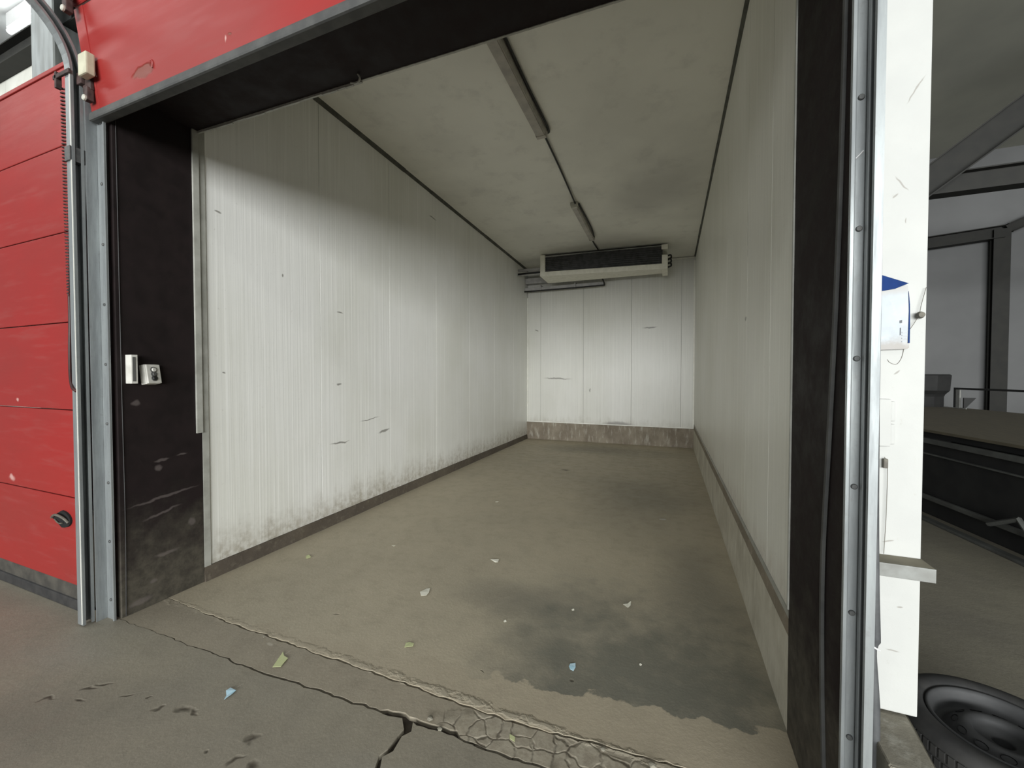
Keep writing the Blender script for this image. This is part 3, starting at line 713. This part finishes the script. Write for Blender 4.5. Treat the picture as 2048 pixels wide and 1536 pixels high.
# pipes
PP = empty('pipe_run', (-3.3, 9.5, 3.9), 'pale pipe trunking with dark pipe from the left wall to below the cooler', 'pipes')
bm = B(-3.345, -1.95, 9.42, 9.595, 3.86, 4.0, bev=.01); link('trunking', bm, M['duct'], PP)
bm = B(-3.35, -1.42, 9.40, 9.52, 3.69, 3.76, bev=.01); link('trunking', bm, M['duct'], PP)
bm = bmesh.new(); tube(bm, sm([(-3.35, 9.38, 3.665), (-2.4, 9.38, 3.665), (-1.5, 9.37, 3.67), (-1.40, 9.36, 3.68), (-1.42, 9.25, 3.78), (-1.45, 9.05, 3.86)], 5), .017, 8); link('pipe', bm, M['cable'], PP, True)
bm = bmesh.new(); tube(bm, [(-3.35, 8.95, 4.08), (-2.6, 8.95, 4.08)], .03, 10); link('pipe', bm, M['duct'], PP, True)
bm = bmesh.new(); tube(bm, [(-3.35, 8.93, 3.99), (-2.6, 8.93, 3.99)], .022, 10); link('pipe', bm, M['cable'], PP, True)
bm = bmesh.new(); tube(bm, [(-3.35, 8.90, 3.95), (-2.6, 8.90, 3.95)], .012, 10); link('pipe', bm, M['duct'], PP, True)
for x in (-2.95, -2.1): link('clip', B(x, x + .03, 9.37, 9.53, 3.67, 3.80, bev=.003), M['duct'], PP)

# ------------------------------------------------------------------ ceiling batten lights (off) and feed cable
def batten(x, y0, y1, w, h, label, capend):
    ym = (y0 + y1) / 2; e = empty('batten_light', (x, ym, zc(x, ym)), label, 'ceiling light', 'unlit batten lights on the cold room ceiling')
    bm = bmesh.new()
    prof = [(-w / 2, 0), (-w / 2, -h * .45), (-w * .38, -h), (w * .38, -h), (w / 2, -h * .45), (w / 2, 0)]
    a = [bm.verts.new((x + u, y0, zc(x, y0) + v)) for u, v in prof]; b = [bm.verts.new((x + u, y1, zc(x, y1) + v)) for u, v in prof]
    bm.faces.new(a[::-1]); bm.faces.new(b)
    for i in range(6): bm.faces.new((a[i], a[(i + 1) % 6], b[(i + 1) % 6], b[i]))
    bmesh.ops.bevel(bm, geom=list(bm.edges), offset=.008, segments=2, affect='EDGES')
    link('diffuser', bm, M['fixture'], e)
    yy = y0 if capend == 0 else y1
    for yy, mm in ((y0 - .02, M['fixcap'] if capend == 0 else M['fixture']), (y1 - .03, M['fixture'])):
        bm = bmesh.new(); a = [bm.verts.new((x + u * 1.06, yy, zc(x, yy) + v * 1.06)) for u, v in prof]; b = [bm.verts.new((x + u * 1.06, yy + .05, zc(x, yy) + v * 1.06)) for u, v in prof]
        bm.faces.new(a[::-1]); bm.faces.new(b)
        for i in range(6): bm.faces.new((a[i], a[(i + 1) % 6], b[(i + 1) % 6], b[i]))
        link('end_cap', bm, mm, e)
batten(-1.345, 2.7, 4.32, .13, .085, 'grimy unlit batten light nearest the opening on the ceiling', 1)
batten(-1.40, 6.22, 7.75, .11, .075, 'grimy unlit batten light near the cooler on the ceiling', 0)
bm = bmesh.new()
tube(bm, sm([(-1.33, 4.3, zc(-1.33, 4.3) - .02), (-1.35, 5.2, zc(-1.35, 5.2) - .012), (-1.38, 6.2, zc(-1.38, 6.2) - .02)], 6), .012, 6)
tube(bm, sm([(-1.40, 7.7, zc(-1.4, 7.7) - .02), (-1.42, 8.0, zc(-1.4, 8.0) - .012), (-1.40, 8.5, zc(-1.4, 8.5) - .02)], 6), .012, 6)
tube(bm, sm([(-1.26, 2.6, zc(-1.26, 2.6) - .014), (-1.265, 3.6, zc(-1.26, 3.6) - .014), (-1.26, 4.3, zc(-1.26, 4.3) - .014), (-1.31, 4.36, zc(-1.3, 4.36) - .014)], 6), .013, 6)
tube(bm, sm([(-1.33, 6.25, zc(-1.33, 6.25) - .014), (-1.32, 7.2, zc(-1.32, 7.2) - .016), (-1.335, 7.6, zc(-1.33, 7.6) - .03), (-1.36, 7.8, zc(-1.36, 7.8) - .014)], 6), .012, 6)
tag(link('power_cable', bm, M['cable']), 'black cable running along the ceiling between the batten lights and the cooler', 'cable')

# ------------------------------------------------------------------ white pier on the right with its fittings
bm = bmesh.new(); box(bm, .60, .738, 1.62, 1.78, .52, 6.5, .004)
struct(link('wall_right', bm, M['plaster']), 'white painted pier right of the opening', 'pier')
bm = bmesh.new(); box(bm, .6155, .64, 1.79, 9.75, 0, 6.5)
struct(link('wall_right', bm, M['sidewall']), 'grey outer side of the cold room facing the side hall', 'wall')
bm = bmesh.new(); hexa(bm, [(.585, 1.40, 0), (.722, 1.40, 0), (.722, 1.79, 0), (.585, 1.79, 0), (.585, 1.41, .505), (.700, 1.41, .505), (.73, 1.79, .52), (.585, 1.79, .52)], .008)
bmesh.ops.subdivide_edges(bm, edges=bm.edges[:], cuts=2)
for v in bm.verts: v.co += Vector([random.uniform(-.002, .002) for _ in range(3)])
struct(link('baseboard_front', bm, M['plinth']), 'pale concrete plinth below the white pier', 'plinth')
E_ = empty('wall_ledge', (.68, 1.6, 1.0), 'small grey metal ledge sticking out of the white pier at waist height', 'ledge')
bm = bmesh.new(); box(bm, .60, .7385, 1.548, 1.619, 1.020, 1.026, .001); link('ledge_top', bm, M['shelftop'], E_)
bm = bmesh.new(); box(bm, .60, .7390, 1.544, 1.548, .985, 1.026, .001); link('ledge_front', bm, M['shelf'], E_)
# placard
E_ = empty('placard', (.65, 1.6, 1.78), 'weathered blue and white plastic pouch hanging on the white pier', 'placard')
def plate(bm, pts, y0, th):
    extr(bm, pts, (0, th, 0), lambda u, v: Vector((u, y0, v)))
bm = bmesh.new()
pts = [(.60, 1.680), (.688, 1.682), (.692, 1.686), (.692, 1.75), (.6905, 1.82), (.686, 1.878), (.60, 1.868)]
extr(bm, pts, (0, .0145, 0), lambda u, v: Vector((u, 1.606, v))); link('pouch', bm, M['placard'], E_)
bm = bmesh.new(); plate(bm, [(.60, 1.866), (.628, 1.866), (.655, 1.870), (.687, 1.884), (.60, 1.925)], 1.603, .002); link('blue_flap', bm, M['blue'], E_)
bm = bmesh.new(); plate(bm, [(.6885, 1.70), (.6928, 1.70), (.6926, 1.76), (.6912, 1.82), (.688, 1.86), (.6875, 1.86), (.6895, 1.80)], 1.6045, .001); link('blue_edge', bm, M['blue'], E_)
bm = bmesh.new(); plate(bm, [(.668, 1.762), (.6735, 1.763), (.6735, 1.772), (.668, 1.771)], 1.6048, .001)
plate(bm, [(.669, 1.725), (.671, 1.725), (.671, 1.748), (.669, 1.748)], 1.6048, .001); link('print_mark', bm, M['print'], E_)
bm = bmesh.new()
for z in (1.703, 1.713, 1.722, 1.731): plate(bm, [(.674, z), (.686, z + .001), (.686, z + .005), (.674, z + .004)], 1.6048, .001)
link('print_mark', bm, M['printw'], E_)
# hook knob and wires
E_ = empty('wall_hook', (.718, 1.61, 1.78), 'dull metal knob on the edge of the white pier beside the pouch', 'hook')
bm = bmesh.new(); lathe(bm, [(.0001, -.024), (.008, -.022), (.011, -.012), (.008, -.004), (.005, 0), (.0001, 0)], (.717, 1.618, 1.785), 14, 'y'); link('knob', bm, M['knob'], E_)
bm = bmesh.new(); tube(bm, sm([(.717, 1.612, 1.785), (.722, 1.612, 1.82), (.733, 1.614, 1.87)], 4), .0008, 5); link('wire', bm, M['knob'], E_)
bm = bmesh.new(); tube(bm, sm([(.717, 1.612, 1.785), (.705, 1.612, 1.76), (.692, 1.607, 1.74)], 4), .0008, 5); link('wire', bm, M['knob'], E_)
bm = bmesh.new(); tube(bm, sm([(.686, 1.6185, 1.69), (.68, 1.6195, 1.655), (.668, 1.6195, 1.635), (.652, 1.6195, 1.64), (.645, 1.6195, 1.65)], 5), .0008, 5)
tag(link('loose_wire', bm, M['knob']), 'thin loose wire hanging below the blue and white pouch', 'wire')
# switch box
E_ = empty('light_switch', (.64, 1.6, 1.45), 'white twin switch box painted over on the white pier', 'switch')
bm = bmesh.new(); box(bm, .60, .652, 1.604, 1.62, 1.375, 1.525, .003); link('housing', bm, M['plaster'], E_)
for z0, z1 in ((1.455, 1.518), (1.382, 1.446)):
    bm = bmesh.new(); box(bm, .652, .664, 1.608, 1.62, z0, z1, .003); link('rocker', bm, M['plaster'], E_)
E_ = empty('string', (.642, 1.6, 1.3), 'thin dark string hanging on the white pier below the switch box', 'string')
bm = bmesh.new(); tube(bm, sm([(.640, 1.612, 1.34), (.648, 1.612, 1.31), (.647, 1.612, 1.15), (.643, 1.612, 1.03)], 5), .0009, 5); link('cord', bm, M['knob'], E_)
bm = bmesh.new(); box(bm, .636, .648, 1.606, 1.62, 1.305, 1.335, .003); link('fastener', bm, M['knob'], E_)
# hose between track and pier
bm = bmesh.new()
hp = sm([(.583, 1.515, 2.2), (.584, 1.515, 1.5), (.582, 1.512, 1.2), (.582, 1.508, .95), (.584, 1.506, .8), (.580, 1.505, .77), (.582, 1.502, .65), (.584, 1.50, .5), (.582, 1.49, .2), (.580, 1.48, .0)], 6)
hr = []
for p in hp:
    z = p.z; hr.append(.0035 if z > 1.5 else (.0035 + (1.5 - z) / .7 * .010 if z > .8 else (.0085 if z > .74 else min(.0145, .009 + (.74 - z) * .04))))
tube(bm, hp, hr, 10)
HO = link('rubber_hose', bm, M['hose'], smooth=True); tag(HO, 'dark grey rubber hose standing between right door track and white pier', 'hose')
bm = bmesh.new(); tube(bm, [(.566, 1.497, .792), (.580, 1.493, .785), (.593, 1.496, .778)], .0028, 6); link('clip', bm, M['bright'], HO)
# bright stud on the right jamb
bm = bmesh.new(); disc(bm, (.503, 1.565, 2.95), .006, .005, 'x', 10)
tag(link('stud', bm, M['bright']), 'tiny bright stud high on the black right jamb', 'stud')

# ------------------------------------------------------------------ tyre
TC = (1.25, 2.165, 0)
T = empty('tyre', TC, 'black car tyre on a dark steel rim lying flat behind the white pier', 'tyre')
bm = bmesh.new()
prof = [(.215, .035), (.218, .012), (.235, .004), (.27, .0), (.295, .012), (.308, .035), (.312, .07), (.312, .14), (.308, .172), (.296, .197), (.272, .208), (.245, .206), (.226, .196), (.218, .182), (.214, .16)]
lathe(bm, prof, TC, 96)
link('tyre_body', bm, M['tyre'], T, True)
bm = bmesh.new()
for k in range(72):
    a = 2 * PI * k / 72
    for z0 in (.035, .08, .125):
        m = Matrix.Translation(TC) @ Matrix.Rotation(a + z0, 4, 'Z')
        b2 = bmesh.new(); box(b2, .311, .3165, -.009, .009, z0, z0 + .036); b2.transform(m)
        me = bpy.data.meshes.new('t'); b2.to_mesh(me); b2.free(); bm.from_mesh(me); bpy.data.meshes.remove(me)
link('tread', bm, M['tyre'], T)
bm = bmesh.new()
prof = [(.213, .16), (.2155, .178), (.2215, .192), (.217, .198), (.209, .196), (.203, .186), (.198, .17), (.194, .15), (.188, .128), (.178, .12), (.165, .124), (.150, .142), (.132, .160), (.112, .172), (.092, .172), (.082, .160), (.078, .14), (.034, .14), (.030, .13), (.030, .08)]
lathe(bm, prof, TC, 96); RM = link('rim', bm, M['rim'], T, True)
for k in range(12):
    a = 2 * PI * k / 12 + .1; bm = bmesh.new()
    m = Matrix.Translation((TC[0] + .132 * math.cos(a), TC[1] + .132 * math.sin(a), .1615)) @ Matrix.Rotation(a, 4, 'Z') @ Matrix.Rotation(.72, 4, 'Y')
    ring = [bm.verts.new(m @ Vector((.013 * math.cos(q), .021 * math.sin(q), 0))) for q in [2 * PI * i / 18 for i in range(18)]]
    r2 = [bm.verts.new(m @ Vector((.010 * math.cos(q), .017 * math.sin(q), -.004))) for q in [2 * PI * i / 18 for i in range(18)]]
    bm.faces.new(r2)
    for i in range(18): bm.faces.new((ring[i], ring[(i + 1) % 18], r2[(i + 1) % 18], r2[i]))
    link('vent_hole', bm, M['hole'], RM)

# ------------------------------------------------------------------ side hall (right)
bm = B(.3, 14, 12.0, 12.2, 0, 6.6); struct(link('wall_back', bm, M['sidewall']), 'dim grey far wall of the side hall', 'wall')
bm = B(14, 14.2, -4, 12.2, 0, 6.6); struct(link('wall_right', bm, M['sidewall']), None)
bm = B(.62, 14.2, 1.4, 12.2, 6.5, 6.6); struct(link('ceiling', bm, M['sideceil']), 'dim olive-grey ceiling of the side hall', 'ceiling')
def beam(a, b, w, h, name, label, cat, mat='beam', group=None):
    a = Vector(a); b = Vector(b); d = (b - a).normalized(); up = Vector((0, 0, 1))
    if abs(d.z) > .95: up = Vector((0, 1, 0))
    s = d.cross(up).normalized(); u = s.cross(d).normalized(); bm = bmesh.new(); tf = .016
    def q(s0, s1, u0, u1): hexa(bm, [a + s * s0 + u * u0, a + s * s1 + u * u0, a + s * s1 + u * u1, a + s * s0 + u * u1, b + s * s0 + u * u0, b + s * s1 + u * u0, b + s * s1 + u * u1, b + s * s0 + u * u1])
    q(-w / 2, w / 2, h / 2 - tf, h / 2); q(-w / 2, w / 2, -h / 2, -h / 2 + tf); q(-.006, .006, -h / 2 + tf, h / 2 - tf)
    return tag(link(name, bm, M[mat]), label, cat, group)
g_ = 'dark roof steel in the side hall'
beam((6.58, 11.85, 0), (6.58, 11.85, 4.72), .27, .12, 'steel_column', 'dark steel column against the far wall of the side hall', 'column', group=g_)
beam((2.5, 11.85, 4.34), (6.6, 11.85, 4.66), .2, .26, 'roof_beam', 'lower dark beam left of the far steel column', 'beam', group=g_)
beam((6.69, 11.85, 4.72), (10.4, 11.85, 6.45), .2, .2, 'roof_beam', 'dark rafter rising right from the far steel column', 'beam', group=g_)
beam((2.2, 7.0, 3.4), (6.0, 7.0, 6.4), .24, .34, 'roof_beam', 'thick dark diagonal rafter at the upper right', 'beam', group=g_)
beam((2.2, 7.1, 4.12), (9.0, 7.1, 4.15), .2, .27, 'roof_beam', 'dark horizontal tie beam at the upper right', 'beam', group=g_)

# loading platform
dv = Vector((.135, -.991, 0)).normalized(); pv = Vector((dv.y * -1, dv.x, 0)); pv = Vector((.991, .135, 0)).normalized()
O = Vector((2.73, 6.1, 0))
PL = empty('loading_platform', (3.9, 7.0, 0), 'long low dark platform with brown deck behind the white pier', 'platform')
def pb(s0, s1, t0, t1, z0, z1, name, mat, bev=.004, parent=PL):
    bm = bmesh.new(); P = [O + dv * s + pv * t + Vector((0, 0, z)) for z in (z0, z1) for s, t in ((s0, t0), (s1, t0), (s1, t1), (s0, t1))]
    hexa(bm, P, bev); return link(name, bm, M[mat], parent)
S0, S1, TW = -3.8, 3.2, 2.95
pb(S0, S1, -.02, TW, .955, .985, 'deck', 'deck')
pb(S0, S1, .03, TW - .05, .89, .955, 'frame', 'plat_dark')
pb(S0, S1, -.03, .01, .83, .885, 'side_rail', 'plat_rail')
pb(S0, S1, .02, .06, .20, .83, 'side_skirt', 'plat_dark')
pb(S0, S1, -.015, .02, .70, .715, 'side_rail', 'plat_rail')
pb(S0, S1, -.05, -.01, .20, .25, 'side_rail', 'plat_rail', .01)
pb(S0, S1, .05, .3, .0, .2, 'foot_beam', 'plat_dark')
pb(S0, S1, -.16, -.08, .0, .03, 'floor_rail', 'plat_rail', .01)
pb(S0, S0 + .05, .06, TW, .2, .89, 'end_skirt', 'plat_dark')
pb(S0, S1, TW - .1, TW - .05, 0, .89, 'side_skirt', 'plat_dark')
for s in (.95,):
    bm = bmesh.new(); a = O + dv * (s + .1) + pv * -.10
    tube(bm, [a + Vector((0, 0, .22)), a + dv * .28 + Vector((0, 0, .36)), a + dv * .42 + Vector((0, 0, .20))], .022, 6); link('brace', bm, M['plat_rail'], PL)
pb(S0 + .02, S1, TW - .06, TW - .03, 1.33, 1.365, 'guard_rail', 'plat_dark')
pb(S0 + .02, S0 + .05, TW - .06, TW - .03, .985, 1.33, 'post', 'plat_dark')
pb(S0 + .07, S0 + .16, TW - .06, TW - .04, .985, 1.33, 'post', 'plat_pale')
pb(S0, S0 + .5, TW - .2, TW - .18, .985, 1.0, 'floor_plate', 'plat_pale')
bm = bmesh.new(); a = O + dv * (S0 + .22) + pv * (TW - .05)
prism(bm, [(0, 0), (.03, 0), (.17, .19), (.0, .19)], 0, .03)
bm.transform(Matrix.Translation(a + Vector((0, 0, .99))) @ Matrix.Rotation(PI / 2, 4, 'X'))
link('gusset', bm, M['plat_dark'], PL)
# dark bin beyond the platform's end
bm = bmesh.new()
lathe(bm, [(.0001, 0), (.27, .0), (.27, 1.15), (.29, 1.2), (.36, 1.28), (.38, 1.6), (.35, 1.62), (.30, 1.58), (.0001, 1.56)], (5.18, 11.3, 0), 8)
tag(link('bin', bm, M['plat_dark']), 'dark bulky bin standing beyond the end of the platform', 'bin')

# ------------------------------------------------------------------ left hall seen above the closed door
bm = bmesh.new(); e_ = [-14, -12.2, -11.05, -9.9, -8.35, -7.2, -6.05, -4.9, -3.45]
for a, b in zip(e_, e_[1:]): box(bm, a + .004, b - .004, 2.6, 2.7, 0, 5.78, .003)
struct(link('wall_back', bm, M['lhwall']), 'pale panel wall of the left hall seen above the red door', 'wall')
bm = B(-16, -3.45, -1.5, 9, 7.2, 7.3); struct(link('ceiling', bm, M['lhceil']), 'pale ceiling of the left hall', 'ceiling')
beam((-6.42, 2.42, 0), (-6.42, 2.42, 7.2), .46, .30, 'steel_column', 'pale grey steel column in the left hall at the top left corner', 'column', 'lhcol')
beam((-14, 2.515, 5.68), (-3.5, 2.515, 5.68), .16, .24, 'roof_beam', 'dark horizontal beam in the left hall at the top left corner', 'beam', 'beam')
def lamp(a, b, label):
    e = empty('tube_light', a, label, 'ceiling light', 'lit tube lights in the left hall')
    a = Vector(a); b = Vector(b); bm = bmesh.new(); tube(bm, [a, b], .035, 10); link('tube', bm, M['tube'], e, True)
    d = (b - a).normalized(); s = d.cross(Vector((0, 0, 1))).normalized() * .035; bm = bmesh.new(); zz = Vector((0, 0, .04)); z2 = Vector((0, 0, 7.2 - a.z))
    hexa(bm, [a - s + zz, b - s + zz, b + s + zz, a + s + zz, a - s + z2, b - s + z2, b + s + z2, a + s + z2]); link('tray', bm, M['lhceil'], e)
lamp((-9.6, 3.05, 6.95), (-8.85, 3.05, 6.95), 'lit fluorescent tube above the dark beam in the left hall')
lamp((-9.4, 3.6, 7.05), (-8.6, 2.9, 7.05), 'lit fluorescent tube at the very top left corner')

# ------------------------------------------------------------------ litter on the floor
def scrap(x, y, pts, size, rot, lift, mat, label, cat='paper scrap'):
    bm = bmesh.new(); c, s = math.cos(rot), math.sin(rot)
    top = []; bot = []
    for u, v in pts:
        px, py = (u * c - v * s) * size, (u * s + v * c) * size
        z = .0015 + max(0, (u + .3 * v)) * lift * size
        top.append(bm.verts.new((x + px, y + py, z + .0012))); bot.append(bm.verts.new((x + px, y + py, z)))
    n = len(pts); bm.faces.new(top); bm.faces.new(bot[::-1])
    for i in range(n): bm.faces.new((bot[i], bot[(i + 1) % n], top[(i + 1) % n], top[i]))
    bmesh.ops.triangulate(bm, faces=[f for f in bm.faces if len(f.verts) > 4])
    return tag(link('paper_scrap', bm, M[mat]), label, cat, 'scraps of paper on the floor')
q1 = [(-.5, -.35), (.35, -.45), (.5, .35), (.1, .5), (-.45, .25)]
q2 = [(-.5, .0), (-.1, -.3), (.5, -.25), (.35, .3), (-.2, .35)]
q3 = [(-.5, -.5), (.1, -.35), (.45, .0), (.3, .55), (.05, .3), (-.2, .05)]
q4 = [(-.5, -.1), (.5, -.25), (.4, .2)]
def sheet(pts, lift, mat, label):
    cx = sum(p[0] for p in pts) / len(pts); cy = sum(p[1] for p in pts) / len(pts)
    scrap(cx, cy, [(p[0] - cx, p[1] - cy) for p in pts], 1.0, 0, lift, mat, label)
sheet([(-2.009, 1.528), (-1.965, 1.545), (-1.977, 1.573), (-1.988, 1.607), (-2.031, 1.616), (-2.065, 1.638)], .12, 'pyel', 'pale green torn paper on the threshold, largest scrap of all')
sheet([(-2.026, 1.282), (-2.021, 1.321), (-2.024, 1.34), (-2.076, 1.347), (-2.078, 1.326), (-2.043, 1.305)], .25, 'pblu', 'light blue folded scrap on the hall floor in front of the threshold')
sheet([(-2.98, 2.599), (-2.939, 2.563), (-2.915, 2.562), (-2.906, 2.586), (-2.972, 2.623)], .2, 'pyel', 'small yellowish scrap near the left wall skirting')
sheet([(-1.699, 2.469), (-1.661, 2.427), (-1.624, 2.441), (-1.626, 2.476), (-1.653, 2.532), (-1.678, 2.522)], .2, 'pwht', 'white scrap in the middle of the cold room floor, largest white one')
sheet([(-1.431, 3.135), (-1.372, 3.098), (-1.345, 3.099), (-1.359, 3.153)], .2, 'pwht', 'narrow white sliver on the floor behind the largest white scrap')
scrap(-2.392, 3.053, q4, .045, -.3, .2, 'pwht', 'thin white sliver nearest the left wall')
scrap(-2.01, 4.602, q1, .04, 0, .2, 'pwht', 'tiny white speck of paper farthest back in the cold room')
sheet([(-1.435, 1.926), (-1.388, 1.944), (-1.396, 1.965), (-1.431, 1.975), (-1.451, 1.962)], .25, 'pyel', 'cream curled scrap just behind the threshold seam')
sheet([(-.499, 2.129), (-.489, 2.109), (-.468, 2.101), (-.463, 2.13), (-.47, 2.16), (-.498, 2.149)], .2, 'pblu', 'small blue scrap on the dark damp patch')
sheet([(-.286, 2.851), (-.25, 2.82), (-.236, 2.851), (-.237, 2.903), (-.258, 2.869)], .2, 'pwht', 'cream curled scrap toward the right curb')
sheet([(-.648, 1.623), (-.64, 1.603), (-.614, 1.595), (-.62, 1.617)], .1, 'pyel', 'small pale green scrap on the broken cobbled threshold')
scrap(-.597, 2.659, q1, .018, .5, .2, 'pwht', 'tiny white crumb left of the curled cream scrap')
scrap(-.98, 2.372, q1, .018, .9, .2, 'pwht', 'tiny white crumb between the largest white scrap and the blue scrap')
scrap(-.134, 2.284, q1, .014, 1.2, .2, 'pwht', 'tiny white crumb right of the blue scrap')
scrap(-.055, 4.71, q2, .07, .1, .1, 'fixture', 'greyish flattened scrap far back near the right curb')
# gritty chunks in broken threshold
for k, (x, y, s) in enumerate([(-.05, 1.70, .016), (-.95, 1.53, .012), (.02, 1.66, .012), (-.42, 1.53, .012), (-.25, 1.70, .011), (-2.29, 1.69, .009), (-1.02, 1.56, .014)]):
    bm = bmesh.new(); bmesh.ops.create_icosphere(bm, subdivisions=2, radius=s)
    for v in bm.verts: v.co = Vector((v.co.x * random.uniform(.8, 1.2), v.co.y * random.uniform(.7, 1.1), v.co.z * .55)) + Vector((x, y, s * .45))
    tag(link('concrete_chip', bm, M['plinth']), ['pale concrete chip at the right end of the broken threshold', 'pale concrete chip beside the wide crack in the threshold', 'small pale chip near the right end of the threshold front', 'pale chip on the front seam among the broken cobbles',
        'pale chip on the rear seam among the broken cobbles', 'tiny pale chip at the left part of the rear seam', 'pale pointed chip at the left end of the broken patch'][k], 'chip', 'loose concrete chips on the threshold')

# ------------------------------------------------------------------ camera
cam = bpy.data.cameras.new('camera'); co = bpy.data.objects.new('camera', cam); COL.objects.link(co)
cam.sensor_fit = 'HORIZONTAL'; cam.sensor_width = 36; cam.lens = 800 / 2048 * 36; cam.clip_start = .02; cam.clip_end = 200
co.location = (0, 0, 1.6); co.rotation_euler = (math.radians(90 - 1.25), 0, math.atan(314 / 800.))
SC.camera = co

# ------------------------------------------------------------------ light
def area(name, loc, tgt, sx, sy, power, col=(1, 1, 1)):
    l = bpy.data.lights.new(name, 'AREA'); l.shape = 'RECTANGLE'; l.size = sx; l.size_y = sy; l.energy = power; l.color = col
    o = bpy.data.objects.new(name, l); COL.objects.link(o); o.location = loc
    o.rotation_euler = (Vector(tgt) - Vector(loc)).to_track_quat('-Z', 'Y').to_euler(); return o
area('hall_side_daylight', (5.6, -19, 3.8), (-1.0, 3, 1.6), 24.5, 7.2, 8700, (.98, 1, .995))
area('hall_tubes_front', (1.0, -2.5, 6.2), (1.0, -2.5, 0), 9, .3, 60, (1, 1, .96))
area('hall_tubes_left', (-6.5, -.5, 6.8), (-6.5, -.5, 0), .3, 6, 60, (.95, 1, .99))
area('left_hall_fill', (-8, -1.2, 5.9), (-8, 2.6, 5.0), 5, .3, 70, (.97, 1, .97))  # added fill to brighten the left hall's panel wall, not a fixture
w = bpy.data.worlds.new('world'); SC.world = w; w.use_nodes = True
bg = w.node_tree.nodes['Background']; bg.inputs[0].default_value = (.80, .86, .88, 1); bg.inputs[1].default_value = .2
SC.view_settings.view_transform = 'Standard'; SC.view_settings.look = 'None'; SC.view_settings.gamma = 1; SC.view_settings.exposure = 0.06
SC.view_settings.use_curve_mapping = False
